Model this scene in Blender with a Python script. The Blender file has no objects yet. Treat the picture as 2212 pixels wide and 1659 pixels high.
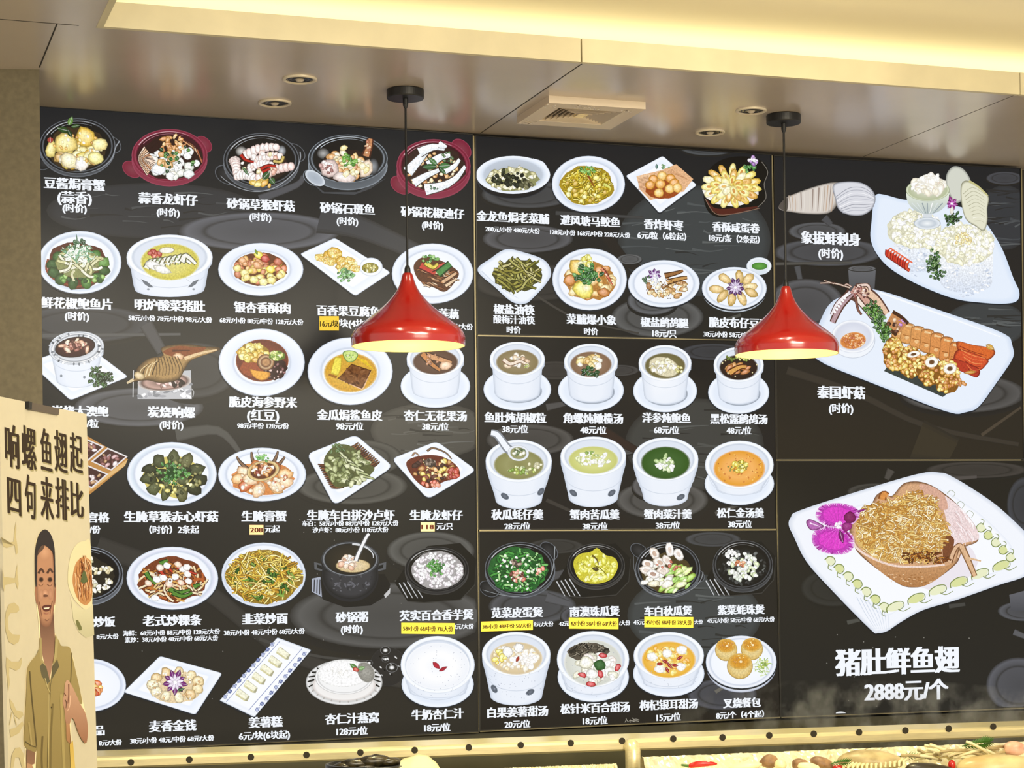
import bpy, bmesh, math, random
from mathutils import Vector, Matrix

# ------------------------------------------------------------------ camera, world, lights, exposure
IMG_W, IMG_H = 2212.0, 1659.0
F_PX, PRIN_X, PRIN_Y = 4297.2, 1106.0, 1183.4
YAW, PITCH, ROLL = math.radians(18.717), math.radians(0.480), math.radians(-0.711)
EYE = Vector((0.0, 0.0, 1.60))
fwd = Vector((math.sin(YAW)*math.cos(PITCH), math.cos(YAW)*math.cos(PITCH), math.sin(PITCH)))
_rt = Vector((math.cos(YAW), -math.sin(YAW), 0.0))
_up = _rt.cross(fwd)
rgt = math.cos(ROLL)*_rt + math.sin(ROLL)*_up
upv = -math.sin(ROLL)*_rt + math.cos(ROLL)*_up

sc = bpy.context.scene
col = sc.collection
cam_d = bpy.data.cameras.new('camera')
cam = bpy.data.objects.new('camera', cam_d)
col.objects.link(cam)
cam_d.sensor_fit = 'HORIZONTAL'
cam_d.sensor_width = 36.0
cam_d.lens = F_PX*36.0/IMG_W
cam_d.shift_y = (PRIN_Y - IMG_H/2)/IMG_W
cam_d.clip_start = 0.05
m3 = Matrix((rgt, upv, -fwd)).transposed()
cam.matrix_world = Matrix.Translation(EYE) @ m3.to_4x4()
sc.camera = cam
sc.view_settings.view_transform = 'Standard'
sc.view_settings.look = 'None'
sc.view_settings.exposure = 0.0
sc.view_settings.gamma = 1.0

world = bpy.data.worlds.new('world'); sc.world = world
world.use_nodes = True
world.node_tree.nodes['Background'].inputs[0].default_value = (1.0, 0.92, 0.79, 1)
world.node_tree.nodes['Background'].inputs[1].default_value = 0.85

D = 6.20            # distance of the menu wall from the eye, along the wall's normal
H = EYE.z + 1.416   # lower ceiling over the counter

def area(name, loc, target, sx, sy, power, colr):
    l = bpy.data.lights.new(name, 'AREA'); l.shape = 'RECTANGLE'; l.size = sx; l.size_y = sy
    l.energy = power; l.color = colr
    o = bpy.data.objects.new(name, l); col.objects.link(o); o.location = loc
    o.rotation_euler = (Vector(target)-Vector(loc)).to_track_quat('-Z', 'Y').to_euler()
    return o
def spot(name, loc, target, power, colr, ang=50, rad=0.05):
    l = bpy.data.lights.new(name, 'SPOT'); l.energy = power; l.color = colr
    l.spot_size = math.radians(ang); l.spot_blend = 0.6; l.shadow_soft_size = rad
    o = bpy.data.objects.new(name, l); col.objects.link(o); o.location = loc
    o.rotation_euler = (Vector(target)-Vector(loc)).to_track_quat('-Z', 'Y').to_euler()
    return o
WARM = (1.0, 0.90, 0.70)
area('dining_room_fill', (2.4, 0.6, 3.0), (1.4, 5.4, 1.3), 2.4, 1.2, 230, WARM)  # unseen soft lamp, added to brighten the room front and the poster
spot('dining_room_spot', (1.1, 1.6, 3.1), (1.2, 5.3, 1.9), 60, (1.0, 0.92, 0.75), 40, 0.09)
spot('dining_room_spot', (0.85, 2.6, 3.1), (1.2, 5.3, 1.9), 30, (1.0, 0.92, 0.75), 50, 0.08)
for _x, _y, _p in ((0.98, 4.78, 12), (0.86, 4.45, 10), (2.15, 4.80, 12), (2.5, 4.72, 22), (2.3, 4.4, 10)):
    spot('ceiling_downlight_beam', (_x, _y, 3.2), (_x+.05, _y+.12, 0), _p, (1.0, 0.93, 0.74), 130, 0.045)
spot('dining_room_spot', (2.2, 2.6, 3.1), (2.6, 5.5, 1.9), 60, (1.0, 0.92, 0.75), 50, 0.08)
spot('fascia_spot', (2.3, 3.6, 3.1), (2.45, 5.1, 2.95), 25, (1.0, 0.9, 0.6), 42, 0.04)

# ------------------------------------------------------------------ photo pixel -> place
def ray(px, py):
    return fwd + rgt*((px-PRIN_X)/F_PX) + upv*((PRIN_Y-py)/F_PX)
def on_y(px, py, y):
    d = ray(px, py); return EYE + d*((y-EYE.y)/d.y)
def on_z(px, py, z):
    d = ray(px, py); return EYE + d*((z-EYE.z)/d.z)
def at(px, py, depth):
    return EYE + ray(px, py)*depth
class WallPlane:
    n = Vector((0, -1, 0))
    def __init__(s, y): s.y = y
    def __call__(s, px, py, L): return on_y(px, py, s.y) + s.n*L
class FreePlane:
    def __init__(s, p, n): s.p = p; s.n = n.normalized()
    def __call__(s, px, py, L):
        d = ray(px, py); t = (s.p-EYE).dot(s.n)/d.dot(s.n); return EYE + d*t + s.n*L

# ------------------------------------------------------------------ materials
def srgb(h):
    r = []
    for i in (0, 2, 4):
        c = int(h[i:i+2], 16)/255.0
        r.append(c/12.92 if c <= 0.04045 else ((c+0.055)/1.055)**2.4)
    return tuple(r)
def mixc(a, b, t): return tuple(x+(y-x)*t for x, y in zip(a, b))
def C(c): return srgb(c) if isinstance(c, str) else c
_mats = {}
def mat(name, color='808080', rough=0.5, metal=0.0, spec=0.5, emit=None, es=0.0, noise=0.0, nscale=8.0, bump=0.0, coat=0.0, stretch=(1, 1, 1), color2=None, trans=0.0):
    if name in _mats: return _mats[name]
    m = bpy.data.materials.new(name); m.use_nodes = True
    nt = m.node_tree; b = nt.nodes['Principled BSDF']
    c = C(color); b.inputs['Base Color'].default_value = (*c, 1)
    b.inputs['Roughness'].default_value = rough; b.inputs['Metallic'].default_value = metal
    b.inputs['Specular IOR Level'].default_value = spec
    b.inputs['Coat Weight'].default_value = coat; b.inputs['Coat Roughness'].default_value = 0.2
    if trans: b.inputs['Transmission Weight'].default_value = trans
    if emit:
        b.inputs['Emission Color'].default_value = (*C(emit), 1); b.inputs['Emission Strength'].default_value = es
    if noise or bump:
        tc = nt.nodes.new('ShaderNodeTexCoord'); mp = nt.nodes.new('ShaderNodeMapping')
        mp.inputs['Scale'].default_value = stretch
        n = nt.nodes.new('ShaderNodeTexNoise'); n.inputs['Scale'].default_value = nscale; n.inputs['Detail'].default_value = 6
        nt.links.new(tc.outputs['Object'], mp.inputs['Vector']); nt.links.new(mp.outputs[0], n.inputs['Vector'])
        if noise:
            rp = nt.nodes.new('ShaderNodeValToRGB')
            k = C(color2) if color2 else tuple(x*(1-noise) for x in c)
            rp.color_ramp.elements[0].color = (*k, 1); rp.color_ramp.elements[0].position = 0.32
            rp.color_ramp.elements[1].color = (*c, 1); rp.color_ramp.elements[1].position = 0.68
            nt.links.new(n.outputs['Fac'], rp.inputs[0]); nt.links.new(rp.outputs[0], b.inputs['Base Color'])
        if bump:
            bp = nt.nodes.new('ShaderNodeBump'); bp.inputs['Strength'].default_value = bump; bp.inputs['Distance'].default_value = 0.004
            nt.links.new(n.outputs['Fac'], bp.inputs['Height']); nt.links.new(bp.outputs[0], b.inputs['Normal'])
    _mats[name] = m; return m
def print_mat(name, strength, base, rough, spec, grain=0.0):
    """backlit print (strength > 0) or ordinary ink on card (strength 0): colour comes from the printed picture"""
    m = bpy.data.materials.new(name); m.use_nodes = True
    nt = m.node_tree; b = nt.nodes['Principled BSDF']
    a = nt.nodes.new('ShaderNodeAttribute'); a.attribute_name = 'ink'
    src = a.outputs['Color']
    if grain:                               # fine photographic mottling of the printed food
        tc = nt.nodes.new('ShaderNodeTexCoord'); n = nt.nodes.new('ShaderNodeTexNoise'); n.inputs['Scale'].default_value = 150; n.inputs['Detail'].default_value = 4; n.inputs['Roughness'].default_value = .7
        r = nt.nodes.new('ShaderNodeMapRange'); r.inputs[1].default_value = .3; r.inputs[2].default_value = .72; r.inputs[3].default_value = 1-grain*.8; r.inputs[4].default_value = 1+grain*.9
        v = nt.nodes.new('ShaderNodeVectorMath'); v.operation = 'SCALE'; nt.links.new(tc.outputs['Object'], n.inputs['Vector']); nt.links.new(n.outputs['Fac'], r.inputs[0])
        nt.links.new(src, v.inputs[0]); nt.links.new(r.outputs[0], v.inputs['Scale']); src = v.outputs[0]
    if strength:
        b.inputs['Base Color'].default_value = (base, base, base, 1)
        nt.links.new(src, b.inputs['Emission Color']); b.inputs['Emission Strength'].default_value = strength
    else:
        nt.links.new(a.outputs['Color'], b.inputs['Base Color'])
    b.inputs['Roughness'].default_value = rough; b.inputs['Specular IOR Level'].default_value = spec
    return m
M_FOOD = print_mat('backlit_food_print', 1.0, 0.008, 0.22, 0.07, 0.36)
M_PRINT = print_mat('backlit_film_print', 1.0, 0.006, 0.22, 0.07)
M_CARD = print_mat('card_print', 0.0, 0.0, 0.6, 0.2)

# ------------------------------------------------------------------ objects
_wpos = {}
def tag(o, label=None, cat=None, group=None, kind=None):
    if label: o['label'] = label
    if cat: o['category'] = cat
    if group: o['group'] = group
    if kind: o['kind'] = kind
    return o
def empty(name, loc, label, cat, group=None):
    o = bpy.data.objects.new(name, None); col.objects.link(o); o.location = loc; o.empty_display_size = 0.1
    _wpos[o] = Vector(loc); return tag(o, label, cat, group)
def link_mesh(name, me, m, parent=None, org=None, smooth=False):
    """me is in world coordinates; the object's origin goes to org (or the middle of the mesh)"""
    if org is None:
        lo = Vector([min(v.co[i] for v in me.vertices) for i in range(3)]); hi = Vector([max(v.co[i] for v in me.vertices) for i in range(3)])
        org = (lo+hi)/2
    org = Vector(org)
    me.transform(Matrix.Translation(-org))
    o = bpy.data.objects.new(name, me); col.objects.link(o)
    for mm in (m if isinstance(m, (list, tuple)) else [m]): me.materials.append(mm)
    _wpos[o] = org
    if parent is not None:
        o.parent = parent; o.location = org - _wpos[parent]
    else:
        o.location = org
    if smooth:
        for p in me.polygons: p.use_smooth = True
    return o
def from_bm(name, bm, m, parent=None, org=None, smooth=False, norm=True):
    if norm: bmesh.ops.recalc_face_normals(bm, faces=bm.faces[:])
    me = bpy.data.meshes.new(name); bm.to_mesh(me); bm.free()
    return link_mesh(name, me, m, parent, org, smooth)
def bm_box(bm, o, ex, ey, ez):
    """box from corner o with edge vectors ex, ey, ez"""
    o, ex, ey, ez = map(Vector, (o, ex, ey, ez))
    v = [bm.verts.new(o+ex*i+ey*j+ez*k) for k in (0, 1) for j in (0, 1) for i in (0, 1)]
    for f in ((0, 1, 3, 2), (4, 6, 7, 5), (0, 4, 5, 1), (2, 3, 7, 6), (0, 2, 6, 4), (1, 5, 7, 3)): bm.faces.new([v[i] for i in f])
def bm_lathe(bm, prof, c, seg=48, axis=None, cap=False):
    """prof: (radius, height) pairs about a vertical axis through c"""
    c = Vector(c); ax = Vector(axis).normalized() if axis else Vector((0, 0, 1))
    e1 = ax.orthogonal().normalized(); e2 = ax.cross(e1)
    rings = []
    for r, z in prof:
        if r < 1e-6: rings.append([bm.verts.new(c+ax*z)])
        else: rings.append([bm.verts.new(c+ax*z+e1*(r*math.cos(2*math.pi*i/seg))+e2*(r*math.sin(2*math.pi*i/seg))) for i in range(seg)])
    for a, b in zip(rings, rings[1:]):
        for i in range(seg):
            j = (i+1) % seg
            if len(a) == 1 and len(b) == 1: continue
            if len(a) == 1: bm.faces.new((a[0], b[i], b[j]))
            elif len(b) == 1: bm.faces.new((a[i], a[j], b[0]))
            else: bm.faces.new((a[i], a[j], b[j], b[i]))
    if cap:
        for r in (rings[0], rings[-1]):
            if len(r) > 2: bm.faces.new(r)
def bm_tube(bm, pts, r, seg=10, r2=None):
    pts = [Vector(p) for p in pts]; n = len(pts); rings = []
    for i, p in enumerate(pts):
        d = (pts[min(i+1, n-1)]-pts[max(i-1, 0)]).normalized()
        e1 = d.orthogonal().normalized() if i == 0 else (e1 - d*e1.dot(d)).normalized()
        e2 = d.cross(e1); rr = r if r2 is None else r+(r2-r)*i/(n-1)
        rings.append([bm.verts.new(p+e1*(rr*math.cos(2*math.pi*k/seg))+e2*(rr*math.sin(2*math.pi*k/seg))) for k in range(seg)])
    for a, b in zip(rings, rings[1:]):
        for k in range(seg): bm.faces.new((a[k], a[(k+1) % seg], b[(k+1) % seg], b[k]))
    bm.faces.new(rings[0]); bm.faces.new(rings[-1])
def prism(bm, quad, depth):
    """solid from a polygon pushed along vector depth"""
    a = [bm.verts.new(Vector(p)) for p in quad]; b = [bm.verts.new(Vector(p)+Vector(depth)) for p in quad]
    bm.faces.new(a); bm.faces.new(b[::-1]); n = len(a)
    for i in range(n): bm.faces.new((a[i], b[i], b[(i+1) % n], a[(i+1) % n]))

# ------------------------------------------------------------------ printed artwork: flat coloured shapes lying on a board or card
def curve(pts, closed=True, n=6):
    out = []; N = len(pts)
    for i in range(N if closed else N-1):
        g = (lambda k: pts[k % N]) if closed else (lambda k: pts[max(0, min(N-1, k))])
        p0, p1, p2, p3 = g(i-1), g(i), g(i+1), g(i+2)
        for k in range(n):
            t = k/n
            out.append(tuple(0.5*(2*b+(c-a)*t+(2*a-5*b+4*c-d)*t*t+(3*b-a-3*c+d)*t**3) for a, b, c, d in zip(p0, p1, p2, p3)))
    if not closed: out.append(pts[-1])
    return out
def rounded(pts, r=0.12, n=4):
    out = []; N = len(pts)
    for i in range(N):
        a, b, c = pts[i-1], pts[i], pts[(i+1) % N]
        p = tuple(y+(x-y)*r for x, y in zip(a, b)); q = tuple(y+(x-y)*r for x, y in zip(c, b))
        for k in range(n+1):
            t = k/n; out.append(tuple((1-t)**2*x+2*t*(1-t)*y+t*t*z for x, y, z in zip(p, b, q)))
    return out
def ell(cx, cy, rx, ry, rot=0, n=36):
    c, s = math.cos(rot), math.sin(rot)
    return [(cx+rx*math.cos(t)*c-ry*math.sin(t)*s, cy+rx*math.cos(t)*s+ry*math.sin(t)*c) for t in (2*math.pi*i/n for i in range(n))]
def lit(c, h):
    return mixc(tuple(min(1, v*(1+1.3*h)) for v in c), (1, 1, 1), h*max(c))
class Art:
    STEP = 0.000012; clip = None
    def __init__(s, plane, base=0.0004, seed=1):
        s.pl = plane; s.L = base; s.R = random.Random(seed); s.new()
    def new(s): s.v = []; s.f = []; s.c = []
    def put(s, pts, cols, faces):
        k = len(s.v); s.L += s.STEP
        if s.clip: pts = [s.clip(x, y) for x, y in pts]
        s.v += [s.pl(x, y, s.L) for x, y in pts]; s.c += [C(c) for c in cols]
        s.f += [tuple(k+i for i in f) for f in faces]
    def build(s, name, parent, m, label=None):
        if not s.v: return None
        me = bpy.data.meshes.new(name); me.from_pydata(s.v, [], s.f); me.update()
        at_ = me.color_attributes.new('ink', 'FLOAT_COLOR', 'POINT')
        flat = []
        for c in s.c: flat += [c[0], c[1], c[2], 1.0]
        at_.data.foreach_set('color', flat)
        o = link_mesh(name, me, m, parent); tag(o, label); s.new(); return o
    # shapes
    def P(s, pts, c): s.put(pts, [c]*len(pts), [tuple(range(len(pts)))])
    def rings(s, loops, cols, cen=None, cc=None):
        n = len(loops[0]); pts = []; cl = []; fs = []
        for l, c in zip(loops, cols): pts += l; cl += [c]*n
        for r in range(len(loops)-1):
            for i in range(n):
                j = (i+1) % n; fs.append((r*n+i, r*n+j, (r+1)*n+j, (r+1)*n+i))
        if cen is not None:
            pts.append(cen); cl.append(cc); b = (len(loops)-1)*n; k = len(pts)-1
            fs += [(b+i, b+(i+1) % n, k) for i in range(n)]
        s.put(pts, cl, fs)
    def E(s, cx, cy, rx, ry, stops, rot=0, dx=0, dy=0, n=36):
        if isinstance(stops, str): return s.P(ell(cx, cy, rx, ry, rot, n), stops)
        lp = [ell(cx+dx*(1-t), cy+dy*(1-t), rx*t, ry*t, rot, n) for t, c in stops if t > 0]; cl = [c for t, c in stops if t > 0]
        last = stops[-1]
        s.rings(lp, cl, (cx+dx, cy+dy), last[1])
    def G(s, pts, cout, cin, k=0.7, cen=None):
        n = len(pts); cx, cy = cen or (sum(p[0] for p in pts)/n, sum(p[1] for p in pts)/n)
        inn = [(cx+(x-cx)*k, cy+(y-cy)*k) for x, y in pts]
        s.rings([pts, inn], [cout, cin], (cx, cy), cin)
    def V(s, pts, ctop, cbot):
        ys = [p[1] for p in pts]; a, b = min(ys), max(ys)
        s.put(pts, [mixc(C(ctop), C(cbot), (y-a)/max(1e-6, b-a)) for y in ys], [tuple(range(len(pts)))])
    def S(s, pts, w, c, w2=None, out=None, sm=True, n=4):
        """ribbon along a line"""
        if sm and len(pts) > 2: pts = curve(pts, False, n)
        if out: s.S(pts, w*1.5+1.0, out, None if w2 is None else w2*1.5+1.0, sm=False)
        N = len(pts); A = []; B = []
        for i, (x, y) in enumerate(pts):
            x0, y0 = pts[max(0, i-1)]; x1, y1 = pts[min(N-1, i+1)]
            l = math.hypot(x1-x0, y1-y0) or 1; nx, ny = -(y1-y0)/l, (x1-x0)/l
            h = (w if w2 is None else w+(w2-w)*i/(N-1))/2
            A.append((x+nx*h, y+ny*h)); B.append((x-nx*h, y-ny*h))
        s.put(A+B, [c]*(2*N), [(i, i+1, N+i+1, N+i) for i in range(N-1)])
    def B(s, x, y, a, b, rot, c, n=9, j=0.16, out=0.38, hi=0.45):
        """one rounded bit of food: dark edge, body, light spot"""
        R = s.R; co, si = math.cos(rot), math.sin(rot); c = C(c); base = []
        for i in range(n):
            t = 2*math.pi*i/n; k = 1+R.uniform(-j, j); u, v = a*k*math.cos(t), b*k*math.sin(t)
            base.append((x+u*co-v*si, y+u*si+v*co))
        sh = lambda k, dx=0, dy=0: [(x+dx+(p-x)*k, y+dy+(q-y)*k) for p, q in base]
        m = min(a, b)
        s.rings([base, sh(.8), sh(.45, -.12*m, -.15*m)], [tuple(v*out for v in c), c, lit(c, hi*.6)], (x-.2*m, y-.25*m), lit(c, hi*1.2))
    def pick(s, pal): return s.R.choice(pal)
    def spots(s, n, cx, cy, rx, ry, hole=0.0):
        out = []
        for _ in range(n):
            t = s.R.uniform(0, 2*math.pi); r = math.sqrt(s.R.uniform(hole*hole, 1)); out.append((cx+rx*r*math.cos(t), cy+ry*r*math.sin(t)))
        return sorted(out, key=lambda p: p[1])
    def under(s, cx, cy, rx, ry, c, j=.08):
        n = 26; p = [(cx+rx*(1+s.R.uniform(-j, j))*math.cos(2*math.pi*i/n), cy+ry*(1+s.R.uniform(-j, j))*math.sin(2*math.pi*i/n)) for i in range(n)]
        s.P(p, c)
    def heap(s, n, cx, cy, rx, ry, a, b, pal, base=None, hole=0, rot=None, **k):
        if base: s.under(cx, cy, rx+a*.5, ry+b*.5, base)
        for x, y in s.spots(int(n*1.35), cx, cy, rx, ry, hole):
            z = s.R.uniform(.62, 1.18)
            s.B(x, y, a*z, b*z, s.R.uniform(0, 3.14) if rot is None else rot+s.R.uniform(-.35, .35), s.pick(pal), **k)
    def ring(s, n, cx, cy, rx, ry, a, b, pal, ph=0, **k):
        for i in sorted(range(n), key=lambda i: math.sin(ph+2*math.pi*i/n)):
            t = ph+2*math.pi*i/n; s.B(cx+rx*math.cos(t), cy+ry*math.sin(t), a, b, math.atan2(ry*math.sin(t), rx*math.cos(t)), s.pick(pal), **k)
    def noodles(s, n, cx, cy, rx, ry, ln, w, pal, base=None, out=None):
        if base: s.under(cx, cy, rx, ry, base)
        for x, y in s.spots(int(n*1.3), cx, cy, rx*.88, ry*.88):
            t = s.R.uniform(0, 6.28); b = s.R.uniform(-1, 1)*ln*.5; dx, dy = math.cos(t)*ln/2, math.sin(t)*ln/2*.7
            pts = [(x-dx, y-dy), (x-dx*.2-dy*b/ln, y-dy*.2+dx*b/ln), (x+dx, y+dy)]
            s.S(pts, w, s.pick(pal), out=out if s.R.random() < .7 else None, n=3)
    def leaf(s, x, y, l, w, rot, c, rib=True):
        c = C(c); co, si = math.cos(rot), math.sin(rot)
        f = lambda u, v: (x+u*co-v*si, y+u*si+v*co)
        pts = [f(0, 0), f(l*.25, w*.42), f(l*.55, w*.5), f(l*.8, w*.28), f(l, 0), f(l*.8, -w*.28), f(l*.55, -w*.5), f(l*.25, -w*.42)]
        s.G(pts, tuple(v*.4 for v in c), c, .72)
        if rib: s.S([f(l*.08, 0), f(l*.9, 0)], w*.1, mixc(c, (1, 1, 1), .35), sm=False)
    def herbs(s, n, cx, cy, rx, ry, sz, pal):
        if n > 25: s.under(cx, cy, rx*.6, ry*.6, tuple(v*.35 for v in C(pal[0])), .2)
        for x, y in s.spots(int(n*1.25), cx, cy, rx, ry): s.leaf(x-sz*.3, y, sz*s.R.uniform(.6, 1.2), sz*.75, s.R.uniform(0, 6.28), s.pick(pal))
    # crockery
    def plate(s, cx, cy, rx, ry, inn=.72, tint='e9f0fd', rot=0):
        s.E(cx, cy+2, rx+1.5, ry+1.5, '26282c', rot)
        s.E(cx, cy, rx, ry, [(1, 'bcc7d8'), (.965, 'f4f8ff'), (inn+.05, tint), (inn, 'cdd6e6'), (inn-.04, 'f3f7ff'), (0, 'fbfdff')], rot)
    def sq(s, pts, r=.1, tint='eaf1fd', inn=.74):
        p = rounded(pts, r); n = len(p); cx, cy = sum(q[0] for q in p)/n, sum(q[1] for q in p)/n
        k = lambda t: [(cx+(x-cx)*t, cy+(y-cy)*t) for x, y in p]
        s.P([(x, y+2.5) for x, y in k(1.015)], '26282c')
        s.rings([p, k(.965), k(inn), k(inn-.05)], ['c3cddd', 'f7faff', tint, 'fafcff'], (cx, cy), 'fcfdff')
    def saucer(s, cx, cy, rx, ry):
        s.E(cx, cy+1.5, rx+1.5, ry+1.5, '24262a')
        s.E(cx, cy, rx, ry, [(1, 'cfd9e8'), (.95, 'f3f8ff'), (.8, 'e6eefb'), (0, 'dfe8f6')])
    def cup(s, cx, cy, rx, ry, bot, brx, soup, srx=.79, sry=.72, sdy=8, lip=None, edge='c4cddc'):
        """round-sided cup: body, rim, soup"""
        lip = lip or .24
        side = [(cx-rx, cy), (cx-rx*.985, cy+(bot-cy)*.16), (cx-rx*.90, cy+(bot-cy)*lip)]
        L = side+[(cx-brx*1.02, cy+(bot-cy)*.72)]+[(cx-brx*math.cos(t), bot-(bot-cy)*.2+(bot-cy)*.2*math.sin(t)) for t in (i*math.pi/12 for i in range(1, 12))]
        Rr = [(2*cx-x, y) for x, y in side[::-1]]
        out = L+[(cx+brx*1.02, cy+(bot-cy)*.72)]+Rr
        n = len(out); mx = [(cx+(x-cx)*.9, y-(y-cy)*.015) for x, y in out]; m2 = [(cx+(x-cx)*.5, y-(y-cy)*.03) for x, y in out]
        fs = []
        for r in (0, 1):
            for i in range(n-1): fs.append((r*n+i, r*n+i+1, (r+1)*n+i+1, (r+1)*n+i))
        fs.append(tuple(range(2*n, 3*n)))
        s.put(out+mx+m2, [edge]*n+['e3eaf6']*n+['edf2fb']*n, fs)
        s.S([(cx-rx*.88*math.cos(t), cy+(bot-cy)*lip+ry*.82*math.sin(t)) for t in (i*math.pi/14 for i in range(15))], 1.6, 'd3dbe8', sm=False)
        s.E(cx, cy, rx, ry, [(1, 'd5deec'), (.96, 'fbfdff'), (.9, 'f6faff'), (.86, 'c9d2e0'), (.8, 'dfe6f2'), (0, 'e6ecf6')])
        if soup: s.E(cx, cy+sdy, rx*srx, ry*sry, [(1, mixc(C(soup), (1, 1, 1), .4)), (.93, soup), (.5, lit(C(soup), .12)), (0, soup)])
    def pot(s, cx, cy, rx, ry, rim='17171a', shine='8f959e', inside='14110f', wall=7, ears=()):
        for ex, ey, er, eo in ears: s.E(ex, ey, er*1.15, er*.8, [(1, mixc(C(shine), C(rim), .35)), (.9, rim), (0, mixc(C(rim), (1, 1, 1), .03))], eo)
        s.E(cx, cy+wall, rx, ry, [(1, mixc(C(shine), C(rim), .4)), (.95, mixc(C(rim), C(shine), .22)), (0, rim)])
        s.E(cx, cy, rx, ry, [(1, mixc(C(shine), C(rim), .25)), (.972, rim), (.94, rim), (.912, mixc(C(shine), C(rim), .55)), (.885, rim), (.86, inside), (0, inside)])
        s.S([(cx+rx*.9*math.cos(t), cy+ry*.9*math.sin(t)) for t in (3.6+i*.1 for i in range(18))], 2.0, mixc(C(shine), (1, 1, 1), .4), .4, sm=False)
        s.S([(cx+rx*.82*math.cos(t), cy+ry*.82*math.sin(t)) for t in (3.7+i*.1 for i in range(16))], 1.4, mixc(C(shine), (1, 1, 1), .1), .3, sm=False)
# lettering
_font = bpy.data.curves.new('lettering', 'FONT'); _font.fill_mode = 'FRONT'
_fo = bpy.data.objects.new('lettering', _font); col.objects.link(_fo)
_gc = {}
def glyphs(body, off=0.0, res=2):
    k = (body, off, res)
    if k not in _gc:
        _font.body = body; _font.offset = off; _font.resolution_u = res; _fo.update_tag()
        dg = bpy.context.evaluated_depsgraph_get(); dg.update()
        me = bpy.data.meshes.new_from_object(_fo.evaluated_get(dg))
        _gc[k] = ([(v.co.x, v.co.y) for v in me.vertices], [tuple(p.vertices) for p in me.polygons])
        bpy.data.meshes.remove(me)
    return _gc[k]
def letter(a, body, px, py, w, c='f4f8ff', bold=.035, off=0.0, res=2, ratio=1.03, align=0):
    """a line of print w photo pixels wide, upright in the board's plane"""
    v, f = glyphs(body, off, res); lo = min(x for x, y in v)-bold; hi = max(x for x, y in v)+bold
    o = a.pl(px, py, 0); ex = a.pl(px+w/2, py, 0)-a.pl(px-w/2, py, 0); wm = math.hypot(ex.x, ex.y); em = wm/(hi-lo)
    ux = Vector((1, 0, 0)); uz = Vector((0, 0, 1)); a.L += a.STEP; n = a.pl.n; mid = .375
    for d, e in (((-bold, -.008), (bold, -.008), (bold, .008), (-bold, .008), (0, 0)) if bold else ((0, 0),)):
        k = len(a.v); a.v += [o+ux*((x+d-(lo+hi)/2)*em)+uz*((y+e-mid)*em*ratio)+n*a.L for x, y in v]
        a.c += [C(c)]*len(v); a.f += [tuple(k+i for i in t) for t in f]
        a.L += a.STEP*.3
def letter_quad(a, body, q, c, off=0.0, bold=0.0, res=2, turn=False):
    """print stretched into the pixel corners q = top-left, top-right, bottom-right, bottom-left"""
    v, f = glyphs(body, off, res); x0, x1 = min(p[0] for p in v)-bold, max(p[0] for p in v)+bold; y0, y1 = min(p[1] for p in v), max(p[1] for p in v)
    a.L += a.STEP
    for d in ((-bold, 0, bold) if bold else (0,)):
        k = len(a.v)
        for x, y in v:
            s, t = (x+d-x0)/(x1-x0), (y1-y)/(y1-y0)
            if turn: s, t = 1-t, s
            tl, tr, br, bl = q
            px = (tl[0]*(1-s)+tr[0]*s)*(1-t)+(bl[0]*(1-s)+br[0]*s)*t; py = (tl[1]*(1-s)+tr[1]*s)*(1-t)+(bl[1]*(1-s)+br[1]*s)*t
            a.v.append(a.pl(px, py, a.L))
        a.c += [C(c)]*len(v); a.f += [tuple(k+i for i in t) for t in f]
        a.L += a.STEP*.3
# ------------------------------------------------------------------ the room
def struct(name, bm, m, smooth=False):
    o = from_bm(name, bm, m, None, None, smooth); o['kind'] = 'structure'; return o
M_SOFFIT = mat('bronze_panel', 'c4b8ac', 0.24, 0.15, 0.8, noise=0.06, nscale=3)
M_CEIL = mat('ceiling_paint', 'fbf3dc', 0.8)
M_FASCIA = mat('stone_fascia', 'd2c8a6', 0.45, noise=0.12, nscale=7, bump=0.05)
M_PILLAR = mat('olive_stone_pillar', '6c634c', 0.6, noise=0.22, nscale=60)
M_WALL = mat('dark_wall', '2a261f', 0.6)
M_FLOOR = mat('floor_tile', 'd2c6aa', 0.35, noise=0.2, nscale=4)
M_SEAM = mat('dark_seam', '2a241c', 0.8)
fl, fr = on_z(222, 61, H), on_z(2212, 207, H)
YF = (fl.y+fr.y)/2                       # front face of the dropped ceiling
XL = on_z(222, 61, H).x                  # its return on the left
ZT = on_y(1250, 86, YF).z                # top of the fascia
bm = bmesh.new()
TH = ZT-H
bm_box(bm, (-1.2, YF, H), (6.6, 0, 0), (0, D+.12-YF, 0), (0, 0, .02)); bm_box(bm, (-1.2, 0.6, H), (XL+1.2, 0, 0), (0, YF-.6, 0), (0, 0, .02))
struct('trim_1', bm, M_SOFFIT)
# seams between the ceiling panels
def seam(p, q, w=.004):
    a, b = Vector(p), Vector(q); d = (b-a).normalized(); n = Vector((-d.y, d.x, 0))*w/2
    bm = bmesh.new(); prism(bm, [a+n, b+n, b-n, a-n], (0, 0, .0006)); struct('trim_3', bm, M_SEAM)
xa = on_z(1250, 142.5, H).x; xb = on_z(2183, 209, H).x; zs = H-.0005
seam((xa, YF, zs), (xa, D, zs)); seam((xb, YF, zs), (xb, D, zs), .002)
c1, c2 = on_z(123.4, 50.6, H), on_z(84.8, 145.6, H); c0, c3 = on_z(-40, 38, H), on_z(170, 55, H)
seam((c1.x, c1.y, zs), (c2.x, c2.y, zs)); seam((c0.x, c0.y, zs), (c3.x, c3.y, zs))
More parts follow.
